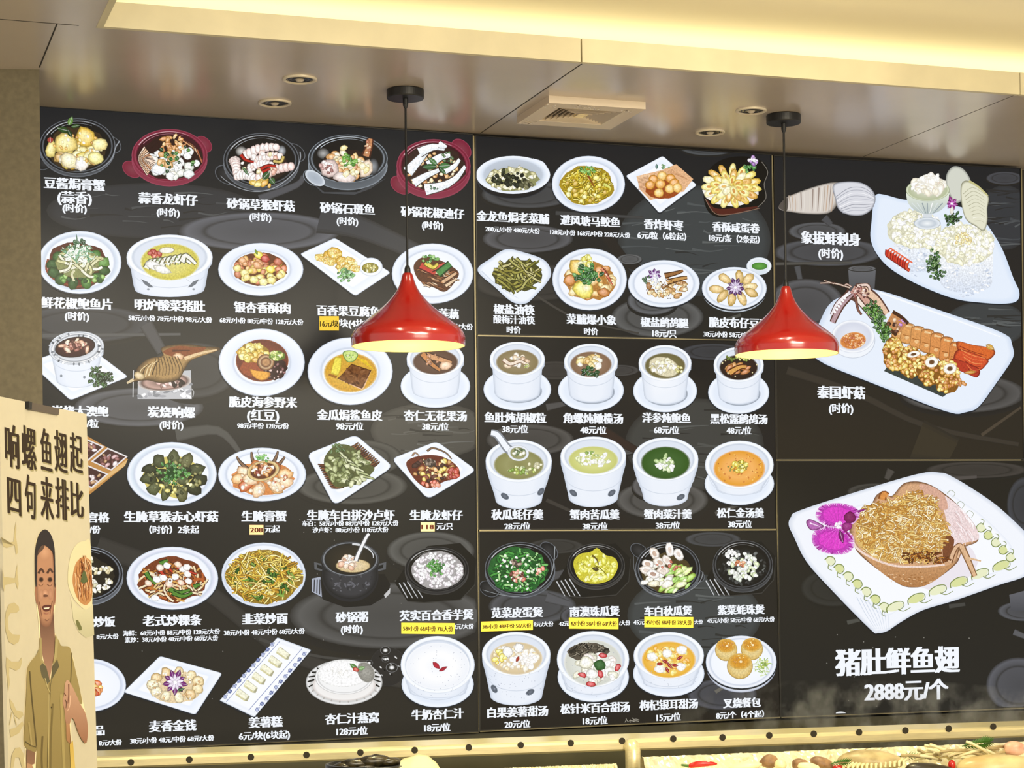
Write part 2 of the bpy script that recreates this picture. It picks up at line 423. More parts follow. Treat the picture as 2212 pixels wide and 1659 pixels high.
# fascia in three lengths, its lit top edge hides the cove light
xs = [XL, on_y(1251, 110, YF).x, on_y(2195.5, 180, YF).x, 5.4]
for i in range(3):
    bm = bmesh.new(); bm_box(bm, (xs[i]+(.0025 if i else 0), YF-.018, H-.001), (xs[i+1]-xs[i]-.0025, 0, 0), (0, .018, 0), (0, 0, TH+.001))
    o = struct('trim_2', bm, M_FASCIA)
bm = bmesh.new(); bm_box(bm, (XL-.018, .6, H-.001), (.018, 0, 0), (0, YF-.6, 0), (0, 0, TH+.001)); struct('trim_2', bm, M_FASCIA)
ZC = ZT+.15
bm = bmesh.new(); bm_box(bm, (-1.5, -1.5, ZC), (7.5, 0, 0), (0, YF+1.5+1.0, 0), (0, 0, .05)); struct('ceiling', bm, M_CEIL)
bm = bmesh.new(); bm_box(bm, (-1.5, YF+.9, H+.03), (7.5, 0, 0), (0, .05, 0), (0, 0, ZC-H-.03)); struct('trim_4', bm, M_CEIL)
bm = bmesh.new(); bm_box(bm, (-1.2, D+.06, 0), (6.6, 0, 0), (0, .1, 0), (0, 0, ZC)); struct('wall_back', bm, M_WALL)
bm = bmesh.new(); bm_box(bm, (-1.5, -1.5, -.05), (7.5, 0, 0), (0, D+1.7, 0), (0, 0, .05)); struct('floor', bm, M_FLOOR)
# pillar on the left, its face turned slightly
pr = on_z(84.8, 150, H); pl_ = on_z(-140, 146.5, H); d = (pl_-pr); d.z = 0
bm = bmesh.new(); prism(bm, [(pr.x, pr.y, 0), (pr.x+d.x, pr.y+d.y, 0), (pr.x+d.x, D+.06, 0), (pr.x, D+.06, 0)], (0, 0, H)); struct('wall_left', bm, M_PILLAR)
# cove light behind the fascia
l = bpy.data.lights.new('cove_light', 'AREA'); l.shape = 'RECTANGLE'; l.size = 4.6; l.size_y = .16; l.energy = 8; l.color = (1.0, .93, .56)
o = bpy.data.objects.new('cove_light', l); col.objects.link(o); o.location = (XL+2.3, YF+.46, ZT-.03); o.rotation_euler = (math.pi, 0, 0)

# ------------------------------------------------------------------ lamps, downlights, vent
M_RED = mat('red_enamel', 'a2130a', 0.15, spec=0.5, coat=1.0)
M_LINING = mat('white_enamel', 'ffeab0', 0.4)
M_BLK = mat('black_plastic', '0c0c0d', 0.45)
M_BULB = mat('lit_bulb', 'fff0c0', emit='fff0b0', es=3.0)
def lamp(cx, cy, rim_y, top_y, half, label, k):
    c = on_z(cx, cy, H); dep = (c-EYE).dot(fwd); s = dep/F_PX
    rx, ry_ = c.x, c.y
    up_at = lambda y: EYE.z + (on_y(cx+7, y, c.y).z-EYE.z)
    zb, zt = up_at(rim_y), up_at(top_y); R = half*s
    r = empty('pendant_lamp', (rx, ry_, zb), label, 'lamp', 'red pendant lamps')
    bm = bmesh.new(); cr = 40.5*s*k; bm_lathe(bm, [(0, 0), (cr*.97, 0), (cr, -.003), (cr, -.024), (cr*.97, -.027), (0, -.027)], (rx, ry_, H)); from_bm('canopy', bm, M_BLK, r, smooth=False)
    bm = bmesh.new(); bm_lathe(bm, [(0, -.026), (.008, -.026), (.008, -.045), (.005, -.055), (0, -.055)], (rx, ry_, H), 20); from_bm('cord_grip', bm, M_BLK, r); bm = bmesh.new()
    bm_lathe(bm, [(0, zt+.022), (.006, zt+.022), (.009, zt+.012), (.010, zt-.004), (0, zt-.004)], (rx, ry_, 0), 20); from_bm('shade_cap', bm, M_BLK, r)
    bm = bmesh.new(); bm_tube(bm, [(rx, ry_, H-.05), (rx, ry_, zt+.01)], .0035, 10); from_bm('cord', bm, M_BLK, r)
    P = [(0, .072), (.03, .094), (.13, .13), (.248, .201), (.372, .326), (.49, .485), (.61, .684), (.73, .88), (.81, .966), (.885, 1.0), (.95, 1.0), (1.0, .995)]
    P = [(r_*R, zt-(zt-zb)*t) for t, r_ in P]; P = [(y_, x_) for x_, y_ in curve([(b, a_) for a_, b in P], False, 5)]
    bm = bmesh.new(); bm_lathe(bm, [(0, zt)]+P, (rx, ry_, 0), 64); from_bm('shade', bm, M_RED, r, smooth=True)
    inn = [(a_-.004 if i < len(P)-1 else a_, b-.001 if i < len(P)-1 else b) for i, (a_, b) in enumerate(P) if a_ > .03]
    bm = bmesh.new(); bm_lathe(bm, [(0, inn[0][1])]+inn, (rx, ry_, 0), 64); from_bm('shade_lining', bm, M_LINING, r, smooth=True)
    bm = bmesh.new(); bz = zb+.055; bm_lathe(bm, [(0, bz-.03)]+[(.03*math.sin(t), bz-.03*math.cos(t)) for t in (i*math.pi/10 for i in range(1, 9))]+[(.013, bz+.05), (.013, bz+.07), (0, bz+.07)], (rx, ry_, 0), 24); from_bm('bulb', bm, M_BULB, r, smooth=True)
    spot('pendant_beam', (rx, ry_, zb+.01), (rx, ry_, 0), 45, (1, .9, .5), 125, .04)
    l = bpy.data.lights.new('pendant_bulb_light', 'POINT'); l.energy = 2.0; l.color = (1, .83, .38); l.shadow_soft_size = .03
    o = bpy.data.objects.new('pendant_bulb_light', l); col.objects.link(o); o.location = (rx, ry_, zb+.015)
lamp(875.5, 194, 748, 590, 123, 'red pendant lamp hanging before the left menu board', 1.0)
lamp(1692.5, 248.5, 765.5, 619, 112, 'red pendant lamp hanging before the frame left of the seafood platters', .92)
M_RING = mat('downlight_ring', 'd8ccb4', 0.4, 0.2); M_CAN = mat('downlight_can', '4a443c', 0.25, 0.9); M_OFF = mat('unlit_bulb', 'b8ac98', 0.15)
def downlight(px, py, half, label):
    c = on_z(px, py, H); s = (c-EYE).dot(fwd)/F_PX; R = half*s
    r = empty('recessed_downlight', c, label, 'downlight', 'unlit ceiling downlights')
    bm = bmesh.new(); bm_lathe(bm, [(R*.8, .0), (R*.8, -.002), (R*.9, -.006), (R, -.004), (R, .0)], c, 40); from_bm('trim_ring', bm, M_RING, r, smooth=True)
    bm = bmesh.new(); bm_lathe(bm, [(R*.81, -.001), (R*.72, -.0014), (R*.5, -.0018), (0, -.002)], c, 40)
    from_bm('reflector', bm, M_CAN, r, smooth=True)
    bm = bmesh.new(); bm_lathe(bm, [(R*.68, -.0016), (R*.64, -.003), (R*.6, -.0016)], c, 40); bm_lathe(bm, [(R*.46, -.0018), (R*.42, -.0032), (R*.38, -.0018)], c, 40); from_bm('baffle', bm, M_BLK, r)
    bm = bmesh.new(); bm_lathe(bm, [(R*.26, -.0018), (R*.22, -.006), (R*.1, -.009), (0, -.0095)], c, 24); from_bm('bulb', bm, M_OFF, r, smooth=True)
downlight(647.5, 170.5, 37.5, 'ceiling downlight nearer the cream fascia, of the pair left of the left lamp')
downlight(593.5, 221.7, 36, 'ceiling downlight nearer the left menu board, of the pair left of the left lamp')
downlight(1622.5, 238.3, 33.5, 'ceiling downlight close beside the right lamp canopy')
downlight(1534, 284.8, 32, 'ceiling downlight between the air vent and the right lamp')
# air diffuser
M_VENT = mat('vent_plastic', 'd2c2ac', 0.5); M_FILM = mat('clear_film', 'ded2c4', 0.15, noise=0.35, nscale=14); M_VD = mat('vent_slot', '2b2118', 0.8)
vq = [on_z(x, y, H-.022) for x, y in ((1119.5, 268), (1183.5, 221), (1401, 237), (1311.5, 279))]
vc = sum(vq, Vector())/4; ex = (vq[2]-vq[1]).length; x0 = (vq[0].x+vq[1].x)/2; x1 = (vq[2].x+vq[3].x)/2; y0 = (vq[1].y+vq[2].y)/2; y1 = (vq[0].y+vq[3].y)/2
r = empty('air_diffuser', ((x0+x1)/2, (y0+y1)/2, H), 'square ceiling air vent with a raised frame and slats, in plastic film', 'air vent')
def V3(u, v, z): return Vector((x0+(x1-x0)*u, y0+(y1-y0)*v, z))
bm = bmesh.new()
for a_, b_, c_, d_ in ((0, 0, 1, .19), (0, .81, 1, 1), (0, .19, .17, .81), (.83, .19, 1, .81)): prism(bm, [V3(a_, b_, H-.022), V3(c_, b_, H-.022), V3(c_, d_, H-.022), V3(a_, d_, H-.022)], (0, 0, .022))
from_bm('frame', bm, M_VENT, r)
bm = bmesh.new(); prism(bm, [V3(.17, .19, H-.006), V3(.83, .19, H-.006), V3(.83, .81, H-.006), V3(.17, .81, H-.006)], (0, 0, .004)); from_bm('slot_back', bm, M_VD, r)
for i in range(7):
    t = i/7*.5
    bm = bmesh.new(); u0, u1, v0, v1 = .17+.66*t, .83-.66*t, .19+.62*t, .81-.62*t; w = .032
    for q in ([(u0, v0), (u1, v0), (u1-w*.8, v0+w), (u0+w*.8, v0+w)], [(u0, v1), (u1, v1), (u1-w*.8, v1-w), (u0+w*.8, v1-w)], [(u0, v0), (u0, v1), (u0+w*.8, v1-w), (u0+w*.8, v0+w)], [(u1, v0), (u1, v1), (u1-w*.8, v1-w), (u1-w*.8, v0+w)]):
        p = [V3(u, v, H-.021 if k < 2 else H-.009) for k, (u, v) in enumerate(q)]; prism(bm, p, (0, 0, .002))
    from_bm('louvre', bm, M_VENT, r)
bm = bmesh.new(); prism(bm, [V3(.46, .42, H-.02), V3(.56, .42, H-.02), V3(.56, .58, H-.02), V3(.46, .58, H-.02)], (0, 0, .01)); from_bm('centre_plate', bm, M_LINING, r)
bm = bmesh.new(); R_ = random.Random(5)
for cx_, cy_ in ((.08, .95), (.05, .1), (.5, .08), (.35, .06), (.86, .1), (.12, .85)):
    for k in range(9):
        u, v = cx_+R_.uniform(-.06, .06), cy_+R_.uniform(-.05, .05); u = min(.97, max(.02, u)); v = min(.97, max(.02, v)); a1 = R_.uniform(0, 6.3); l1 = R_.uniform(.012, .045)
        prism(bm, [V3(u, v, H-.0225), V3(u+l1*math.cos(a1), v+l1*math.sin(a1), H-.026), V3(u+l1*.6*math.cos(a1+1), v+l1*.6*math.sin(a1+1), H-.023)], (0, 0, .0008))
from_bm('plastic_film', bm, M_FILM, r)

# ------------------------------------------------------------------ poster board at the left
ua = YAW+math.radians(7.2); U = Vector((math.sin(ua), math.cos(ua), 0)); N = Vector((math.cos(ua), -math.sin(ua), 0))
VV = (Vector((0, 0, 1))-0.0175*N).normalized(); NP = U.cross(VV).normalized()
if NP.dot(N) < 0: NP = -NP
TRP = at(187, 894, 4.75)
POST = FreePlane(TRP, NP)
pq = [POST(-2, 856, 0), POST(187, 894.5, 0), POST(211.5, 1700, 0), POST(19, 1700, 0)]
down = (pq[2]-pq[1]).normalized(); pq[2] = pq[1]+down*1.86; down = (pq[3]-pq[0]).normalized(); pq[3] = pq[0]+down*1.90
po = empty('poster_stand', (sum(p.x for p in pq)/4, sum(p.y for p in pq)/4, 0), 'tall cream poster board with a printed man and brush lettering at far left', 'poster')
M_CREAM = mat('cream_poster_card', 'cbc3ab', 0.6, noise=.03, nscale=30)
bm = bmesh.new(); prism(bm, pq, -NP*.008); from_bm('poster_sheet', bm, M_CREAM, po)
bm = bmesh.new(); cq = [POST(57, 868, .004), POST(125, 882.5, .004), POST(123, 897, .004), POST(57, 884.5, .004)]; prism(bm, cq, -NP*.02); cl = from_bm('clip', bm, mat('bronze_clip', '6a5c4a', .35, .6), po, label if False else None)
bm = bmesh.new(); prism(bm, [POST(54.5, 867, .008), POST(62, 869.5, .008), POST(61, 886, .008), POST(54.5, 883, .008)], -NP*.026); from_bm('clip_end', bm, M_BLK, cl)
bp = (pq[2]+pq[3])/2; bm = bmesh.new()
bm_tube(bm, [bp+Vector((0, 0, .02)), (pq[0]+pq[1])/2-NP*.02+Vector((0, 0, -.05))], .010, 10)
for q in (pq[2], pq[3]): bm_tube(bm, [q-NP*.02, q-NP*.25-Vector((0, 0, q.z-.012))], .010, 8)
bm_tube(bm, [pq[2]-NP*.02+Vector((0, 0, .02)), pq[3]-NP*.02+Vector((0, 0, .02))], .010, 8)
from_bm('stand_frame', bm, M_BLK, po)
pa = Art(POST, .0004, 77); pa.STEP = .00004
def pb(n, lab=None, par=None): return pa.build(n, par or po, M_CARD, lab)
INK = '33261a'
l1 = [('响', 10, 917, 41, 1010), ('螺', 46, 921, 78, 1014), ('鱼', 87, 926, 112, 1017), ('翅', 117, 931, 145, 1021), ('起', 150, 936, 178, 1023)]
l2 = [('四', 15, 1034, 45, 1112), ('句', 53, 1026, 77, 1120), ('来', 87, 1030, 115, 1122), ('排', 119, 1034, 148, 1122), ('比', 151, 1042, 180, 1117)]
for ch, x0_, y0_, x1_, y1_ in l1+l2:
    sl = (x1_-x0_)*.14; q = [(x0_-1, y0_-sl), (x1_-1, y0_+sl), (x1_+1, y1_+sl), (x0_+1, y1_-sl)]
    pa.L = .0006; letter_quad(pa, ch, [(x+2.0, y+3) for x, y in q], 'a39a72', 0, .035); letter_quad(pa, ch, q, INK, 0, .04)
pb('brush_lettering')
# faint letters running down the left edge
pa.L = .0006; GL = 'bdb087'
for pl2 in ([(2, 1160), (4, 1172), (16, 1172), (29, 1170), (31, 1142), (34, 1126), (35, 1140), (34, 1160), (37, 1178), (38, 1194), (34, 1199), (31, 1178), (14, 1184), (6, 1180)],
            [(5, 1222), (8, 1246), (32, 1249), (34, 1232), (37, 1219), (37, 1240), (40, 1262), (37, 1273), (33, 1258), (10, 1264), (8, 1278), (5, 1262)],
            [(12, 1322), (18, 1306), (30, 1301), (40, 1310), (41, 1318), (36, 1323), (22, 1324), (16, 1336), (18, 1360), (26, 1370), (36, 1371), (43, 1371), (40, 1386), (30, 1393), (18, 1386), (11, 1362), (10, 1340)],
            [(13, 1419), (24, 1429), (40, 1429), (46, 1420), (47, 1430), (43, 1443), (34, 1449), (20, 1442), (19, 1458), (21, 1475), (17, 1495), (15, 1470), (12, 1440)],
            [(20, 1509), (28, 1519), (34, 1534), (48, 1538), (50, 1545), (41, 1554), (30, 1545), (22, 1528)], [(20, 1576), (34, 1571), (48, 1558), (50, 1566), (40, 1584), (22, 1593)], [(26, 1540), (21, 1566), (19, 1566), (24, 1538)], [(31, 1548), (36, 1566), (34, 1568), (29, 1548)],
            [(22, 1660), (24, 1632), (32, 1616), (42, 1614), (50, 1628), (53, 1660), (47, 1660), (40, 1636), (32, 1636), (28, 1660)]):
    pa.P(pl2, GL)
pb('faint_lettering')
# printed bowl at the right edge
pa.L = .0006; CLIP = [(182, 1168), (190, 1170), (196, 1172), (201, 1378), (190, 1376)]
pa.P(curve([(146, 1240), (152, 1200), (166, 1175), (182, 1169), (195, 1175), (199, 1300), (192, 1316), (180, 1315), (160, 1295), (148, 1268)]), 'd9d1ac'); pa.V([(152, 1290), (168, 1312), (186, 1317), (200, 1305), (203, 1372), (185, 1378), (170, 1366), (158, 1340)], 'd3ceb0', 'b9b596'); pa.P([(163, 1340), (168, 1339), (176, 1355), (176, 1361), (170, 1362), (165, 1352)], '6e6f44')
pa.P(curve([(156, 1256), (162, 1220), (176, 1204), (190, 1207), (196.5, 1220), (198.5, 1285), (190, 1304), (180, 1306), (166, 1292)]), 'b98555')
R_ = random.Random(9)
for i in range(70):
    t = R_.uniform(0, 6.28); q = math.sqrt(R_.random()); x, y = 179+17*q*math.cos(t), 1255+44*q*math.sin(t); pa.S([(x-2, y-14), (x+R_.uniform(-4, 4), y), (x+R_.uniform(-3, 3), y+13)], 1.8, R_.choice(['d8a878', '9a5c34', 'e8c4a0', '7a4428', 'c88c58']), .8)
pa.P([(178, 1230), (183, 1238), (186, 1256), (178, 1261), (171, 1256), (174, 1242)], '56623c'); pb('printed_noodle_bowl')
# printed man
pa.L = .0006; SK = 'a87b62'
pa.P(curve([(75, 1180), (82, 1155), (94, 1143), (105, 1149), (113, 1166), (118, 1190), (119, 1260), (121, 1268), (119, 1304), (115, 1340), (116, 1362), (124, 1380), (131, 1395), (148, 1399), (157, 1420), (163, 1450), (172, 1490), (182, 1530), (188, 1560), (188, 1590), (184, 1607), (178, 1600), (168, 1585), (158, 1555), (153, 1548), (154, 1600), (158, 1650), (160, 1700), (54, 1700), (54, 1620), (50, 1612), (50, 1570), (54, 1500), (56, 1450), (62, 1432), (76, 1416), (82, 1404), (84, 1375), (82, 1340), (78, 1305), (74, 1280), (74, 1258)], True, 4), 'efe0b8'); man = pb('printed_person', 'printed man with short dark hair and an olive polo shirt, smiling, a hand raised')
pa.V([(84, 1320), (115, 1320), (119, 1400), (110, 1450), (106, 1470), (98, 1448), (88, 1400)], '5f4236', 'a8826c')
pa.G(curve([(77, 1200), (80, 1175), (94, 1160), (110, 1172), (115, 1200), (117, 1260), (117, 1300), (113, 1335), (106, 1352), (96, 1354), (88, 1345), (81, 1312), (78, 1260)]), '7c5646', 'b08469', .8)
pa.P(curve([(76, 1262), (78, 1262), (80, 1305), (77, 1300), (75, 1280)]), '9a6c54'); pa.P(curve([(118, 1262), (120.5, 1270), (119, 1300), (117, 1305)]), '9a6c54'); pa.E(95, 1192, 14, 18, [(1, 'b08469'), (0, 'c89c80')]); pa.E(97, 1283, 7, 11, [(1, 'a87a62'), (0, 'd0a48c')]); pa.E(97, 1287, 6, 3, '6a4638'); pa.E(88, 1285, 5, 12, [(1, 'ac8068'), (0, 'bc9078')]); pa.E(108, 1283, 5, 12, [(1, 'a87c66'), (0, 'b88c74')])
for x, s_ in ((88, 1), (107, -1)): pa.S([(x-6, 1239), (x, 1229), (x+6, 1237)], 5, '4c352c', 4); pa.E(x, 1252, 5.5, 6, [(1, '9a7058'), (.6, '3c2a22'), (0, '2a1c18')]); pa.S([(x-6, 1262), (x, 1266), (x+5, 1261)], 2, '7a5444', 1)
pa.S([(84, 1300), (87, 1316), (89, 1330)], 1.6, '7a5242', .6); pa.S([(112, 1298), (109, 1314), (107, 1328)], 1.6, '7a5242', .6)
pa.P(curve([(90, 1311), (97, 1307), (109, 1308), (106, 1318), (98, 1321), (93, 1318)]), '5a302a'); pa.P([(93, 1313), (106, 1312), (104, 1315), (95, 1316)], 'e8dccc'); pa.S([(94, 1324), (100, 1326), (105, 1323)], 3, 'a06c5c', 1); pa.S([(96, 1338), (101, 1341), (105, 1337)], 2.5, '80584a', 1); pb('printed_face', None, man)
pa.L += .0003; pa.P(curve([(75, 1262), (74, 1220), (75, 1185), (82, 1156), (94, 1143.5), (105, 1150), (113, 1167), (117, 1195), (118, 1262), (116.5, 1262), (114, 1200), (106, 1186), (94, 1178), (84, 1184), (79, 1200), (77.5, 1262)], True, 4), '2f2a2c'); pa.P(curve([(79, 1200), (84, 1184), (94, 1178), (92, 1186), (84, 1194)]), '5a463c'); pb('printed_hair', None, man)
SH_ = '8f7f50'
pa.V(curve([(84, 1402), (88, 1430), (98, 1450), (106, 1470), (112, 1448), (118, 1405), (124, 1382), (131, 1395), (148, 1398), (155, 1420), (162, 1450), (171, 1490), (176, 1520), (166, 1512), (158, 1500), (146, 1540), (152, 1600), (157, 1650), (159, 1700), (84, 1700), (78, 1610), (75, 1625), (52, 1612), (51, 1570), (55, 1500), (57, 1450), (63, 1432), (76, 1416)], True, 4), '9c8c5c', '8a7a4c')
pa.P([(84, 1378), (88, 1378), (90, 1425), (98, 1440), (90, 1438), (84, 1420)], 'a39566'); pa.P([(118, 1370), (124, 1382), (121, 1420), (112, 1436), (116, 1412)], 'aa9c6c'); pa.P([(84, 1440), (90, 1432), (98, 1440), (106, 1472), (100, 1478), (88, 1460)], '5f5a44'); pa.P([(112, 1438), (122, 1424), (126, 1440), (110, 1468), (107, 1486)], '5c563e')
for s_, c_, w_ in (([(106, 1475), (106, 1500), (103, 1560), (100, 1700)], '5e5232', 2.4), ([(62, 1450), (66, 1500), (72, 1560), (77, 1612)], '5a4e30', 3), ([(104, 1500), (103, 1600), (101, 1700)], 'b8aa78', 1.6), ([(90, 1590), (88, 1640), (92, 1700)], '6a5c38', 4), ([(112, 1520), (108, 1600), (107, 1700)], '74663e', 4), ([(130, 1500), (134, 1600), (138, 1700)], 'a49460', 6), ([(153, 1410), (152, 1450), (150, 1480)], '6a5e3a', 2), ([(52, 1602), (64, 1610), (76, 1614)], '5c5032', 2.4), ([(95, 1465), (101, 1486), (106, 1496)], 'b4a674', 2), ([(60, 1560), (64, 1590), (66, 1610)], 'a09060', 4)): pa.S(s_, w_, c_)
pa.E(109, 1528, 1.6, 2, '4e4428', n=8); pb('printed_shirt', None, man)
pa.V(curve([(136, 1500), (138, 1478), (143, 1469), (150, 1476), (160, 1495), (172, 1522), (182, 1540), (187, 1565), (187, 1590), (184, 1605), (176, 1600), (166, 1580), (158, 1556), (152, 1552), (148, 1564), (140, 1562), (137, 1535), (133, 1515)], True, 4), 'c09a82', '94684f'); pa.S([(146, 1478), (146, 1500), (144, 1520)], 3, '7a5040', 1.5); pa.S([(138, 1512), (141, 1518), (140, 1530)], 2.4, '5a3a2c', 1); pa.S([(136, 1497), (140, 1503)], 2, '6a4434'); pa.S([(150, 1502), (148, 1525), (143, 1536)], 2, 'd8b49c', 1); pa.V([(140, 1562), (148, 1564), (150, 1640), (152, 1632), (148, 1606), (141, 1600)], 'b08460', '8a6440'); pb('printed_hand', None, man); pa.V([(55, 1618), (74, 1626), (72, 1650), (66, 1652), (55, 1648)], '7a5c48', '8c6854'); pa.P([(55, 1648), (66, 1652), (74, 1668), (74, 1700), (55, 1700)], 'b08868'); pb('printed_hand', None, man); pa.V([(148, 1608), (155, 1600), (160, 1660), (162, 1700), (152, 1700)], 'c8a850', 'd8c070'); pb('printed_trousers', None, man)
# ------------------------------------------------------------------ the six backlit menu boards
def lerp2(p, q, t): return tuple(x+(y-x)*t for x, y in zip(p, q))
M_FRAME = mat('gold_frame_metal', '948a6a', 0.4, 0.3)
M_BLACK = mat('black_case', '15130f', 0.5)
FRONT = WallPlane(D)
def board(q, label, bgc, seed):
    """q: photo corners of the lit face (tl, tr, br, bl)"""
    p = [on_y(x, y, D) for x, y in q]; c = sum(p, Vector())/4
    r = empty('menu_board', (c.x, D+0.04, min(v.z for v in p)), label, 'menu board', 'backlit menu boards')
    bm = bmesh.new(); prism(bm, [v+Vector((0, .003, 0)) for v in p], (0, .036, 0)); from_bm('case', bm, M_BLACK, r)
    g = [c+(v-c)*(1+.0036/(v-c).length) for v in p]
    bm = bmesh.new()
    for i in range(4):
        j = (i+1) % 4; prism(bm, [p[i], p[j], g[j], g[i]], (0, .03, 0))
    for v in bm.verts: v.co.y -= .004
    from_bm('frame', bm, M_BLACK, r)
    art = Art(FRONT, 0.0, seed); art.board = r; art.q = q
    def clip(x, y, m=1.0):
        v = min(1, max(0, (y-q[0][1])/(q[3][1]-q[0][1]))); x = min(max(x, q[0][0]+(q[3][0]-q[0][0])*v+m), q[1][0]+(q[2][0]-q[1][0])*v-m)
        u = (x-q[0][0])/(q[1][0]-q[0][0]); y = min(max(y, q[0][1]+(q[1][1]-q[0][1])*u+m), q[3][1]+(q[2][1]-q[3][1])*u-m); return x, y
    n = 8; pts = [lerp2(lerp2(q[0], q[1], i/n), lerp2(q[3], q[2], i/n), j/n) for j in range(n+1) for i in range(n+1)]
    bgc = tuple(tuple(v*.72 for v in C(k)) for k in bgc)
    cols = [mixc(C(bgc[0]), C(bgc[1]), j/n) for j in range(n+1) for i in range(n+1)]
    art.put(pts, cols, [(j*(n+1)+i, j*(n+1)+i+1, (j+1)*(n+1)+i+1, (j+1)*(n+1)+i) for j in range(n) for i in range(n)])
    art.clip = clip; return art
def ghost(x, y, rx, ry, c='57565a', c2=None, soft=.8):
    """faint tableware printed in the dark background"""
    base = mixc(C(a.bg[0]), C(a.bg[1]), .5); c = C(c)
    a.E(x, y+ry*.18, rx*1.02, ry*1.05, [(1, base), (.85, mixc(base, (.008, .007, .006), .3)), (0, mixc(base, (.008, .007, .006), .3))])
    a.E(x, y, rx, ry, [(1, mixc(base, c, .15)), (.9, c), (.74, mixc(c, base, .35)), (.68, mixc(c, base, .75)), (.62, mixc(c, base, .3)), (0, mixc(c, base, .45))])
def gline(pts, w, c='55524e', w2=None):
    base = mixc(C(a.bg[0]), C(a.bg[1]), .5)
    for k, t in ((1.15, .3), (1.0, .55), (.8, .75)): a.S(pts, w*k, mixc(base, C(c), t), w2 and w2*k)
def marble(x, y, rx, ry, c='4a4f50'):
    base = mixc(C(a.bg[0]), C(a.bg[1]), .5); c = C(c)
    a.E(x, y, rx, ry, [(1, mixc(base, c, .3)), (.9, mixc(base, c, .7)), (0, mixc(base, c, .7))])
    for px, py in a.spots(26, x, y, rx*.85, ry*.85):
        l = a.R.uniform(12, 45); k = mixc(c, (.2, .21, .2), a.R.uniform(.05, .35)) if a.R.random() < .6 else mixc(c, base, .8)
        a.S([(px-l, py+a.R.uniform(-5, 5)), (px, py+a.R.uniform(-3, 3)), (px+l, py+a.R.uniform(-5, 5))], a.R.uniform(2, 6), k, .5)
def backdrop(): a.build('background_print', a.board, M_PRINT)
cur = None
def pic(label):
    global cur, _lab
    a.L = 0.0022; a.new(); _lab = label
def dish():
    global cur
    cur = a.build('dish_picture', a.board, M_PRINT, 'printed '+_lab)
def food(n='food'): a.build(n, cur, M_PRINT if n in ('dip_bowl', 'spoon', 'ladle', 'glass_goblet', 'shell', 'geoduck') else M_FOOD)
def cap(title, *lines):
    a.L = 0.0032; a.new()
    first = None
    for i, (t, x, y, w) in enumerate((title,)+lines):
        letter(a, t, x, y, w, bold=.06 if i == 0 else .05, res=2)
        o = a.build('caption' if i == 0 else 'price_line', first or a.board, M_PRINT)
        first = first or o
W, Y = 'ffffff', 'f2ebd8'
GREEN = ['2e6a22', '4d8a2e', '6faa3c', '1f4a1c']
DKG = ['1e3d18', '2f5a22', '43702a', '173013']

# ---- left board, five columns by six rows
a = board([(62, 229), (1019, 291.5), (1034, 1579), (62, 1627)], 'large left menu board with thirty dishes in five columns, beside the pillar', ('26272a', '37332b'), 11)
a.bg = ('242425', '2f2b24')
marble(330, 455, 230, 60, '3b3c40'); ghost(560, 500, 175, 42, '66676d'); gline([(560, 430), (640, 400), (655, 380)], 16, '5c5d63', 8)
gline([(690, 470), (800, 500), (1020, 600)], 60, '48494d', 20); ghost(180, 700, 150, 40, '4b4b4e')
gline([(92, 725), (390, 722)], 9, '626262', 5); gline([(315, 700), (350, 760)], 26, '5b5a5c', 20); ghost(300, 880, 140, 42, '67676a')
gline([(380, 940), (470, 930), (520, 980)], 26, '5a5955', 8); ghost(420, 800, 95, 60, '4c4b4a'); marble(930, 930, 130, 60, '5b5850')
ghost(780, 990, 90, 40, '58564f'); ghost(760, 1050, 120, 40, '5d5b55'); ghost(840, 1330, 215, 72, '5b5a58'); ghost(930, 1190, 95, 42, '605f5b')
gline([(210, 1180), (420, 1260), (640, 1420), (900, 1480)], 40, '403d38', 20); gline([(560, 1380), (700, 1420), (1000, 1440)], 8, '4d4b47', 3)
for x, y in a.spots(40, 620, 1350, 380, 230): a.E(x, y, 1.2, 1.2, '7d7a74', n=6)
backdrop()

pic('black clay pot of yellow crab pieces')
a.pot(167, 316, 82, 60, ears=((238, 312, 22, .5), (98, 350, 18, 2.4))); a.S([(258, 305), (250, 318), (240, 345), (215, 365), (180, 376)], 2.5, '9aa0a8', .5); dish()
a.under(165, 322, 63, 48, '3a2c18'); P1 = ['e9cf62', 'f3e6a8', 'dcae3c', 'f8f2dc', 'e8d488', 'c9a35c']
a.heap(26, 168, 324, 52, 38, 14, 11, P1); a.B(142, 312, 27, 22, .3, 'ecd27a'); a.B(186, 297, 25, 20, .8, 'eac24e'); a.B(214, 312, 17, 15, 0, 'f1df96'); a.B(150, 347, 22, 16, .2, 'efe0b4'); a.B(206, 342, 20, 13, .2, 'efe28e'); a.B(176, 354, 15, 15, 1, 'f5ece0'); a.B(110, 322, 12, 20, .2, 'e6d27a')
for x, y in a.spots(26, 166, 320, 50, 36): a.B(x, y, 4, 3, 1, a.pick(['fff8dc', 'b5842e', 'd9a93e', 'fff3b0']))
food(); a.leaf(150, 284, 30, 14, 3.4, '2c4a1e'); a.leaf(148, 272, 22, 12, -1.2, '6f9a4a'); a.leaf(146, 280, 20, 10, 1.1, '23401a'); a.leaf(152, 275, 22, 8, -.2, '3a5f28'); a.leaf(108, 296, 14, 14, 1.5, 'a8463a'); food('garnish')
cap(('豆酱焗膏蟹', 161, 398, 133), ('(蒜香)', 161, 427, 75), ('(时价)', 161, 450, 53))

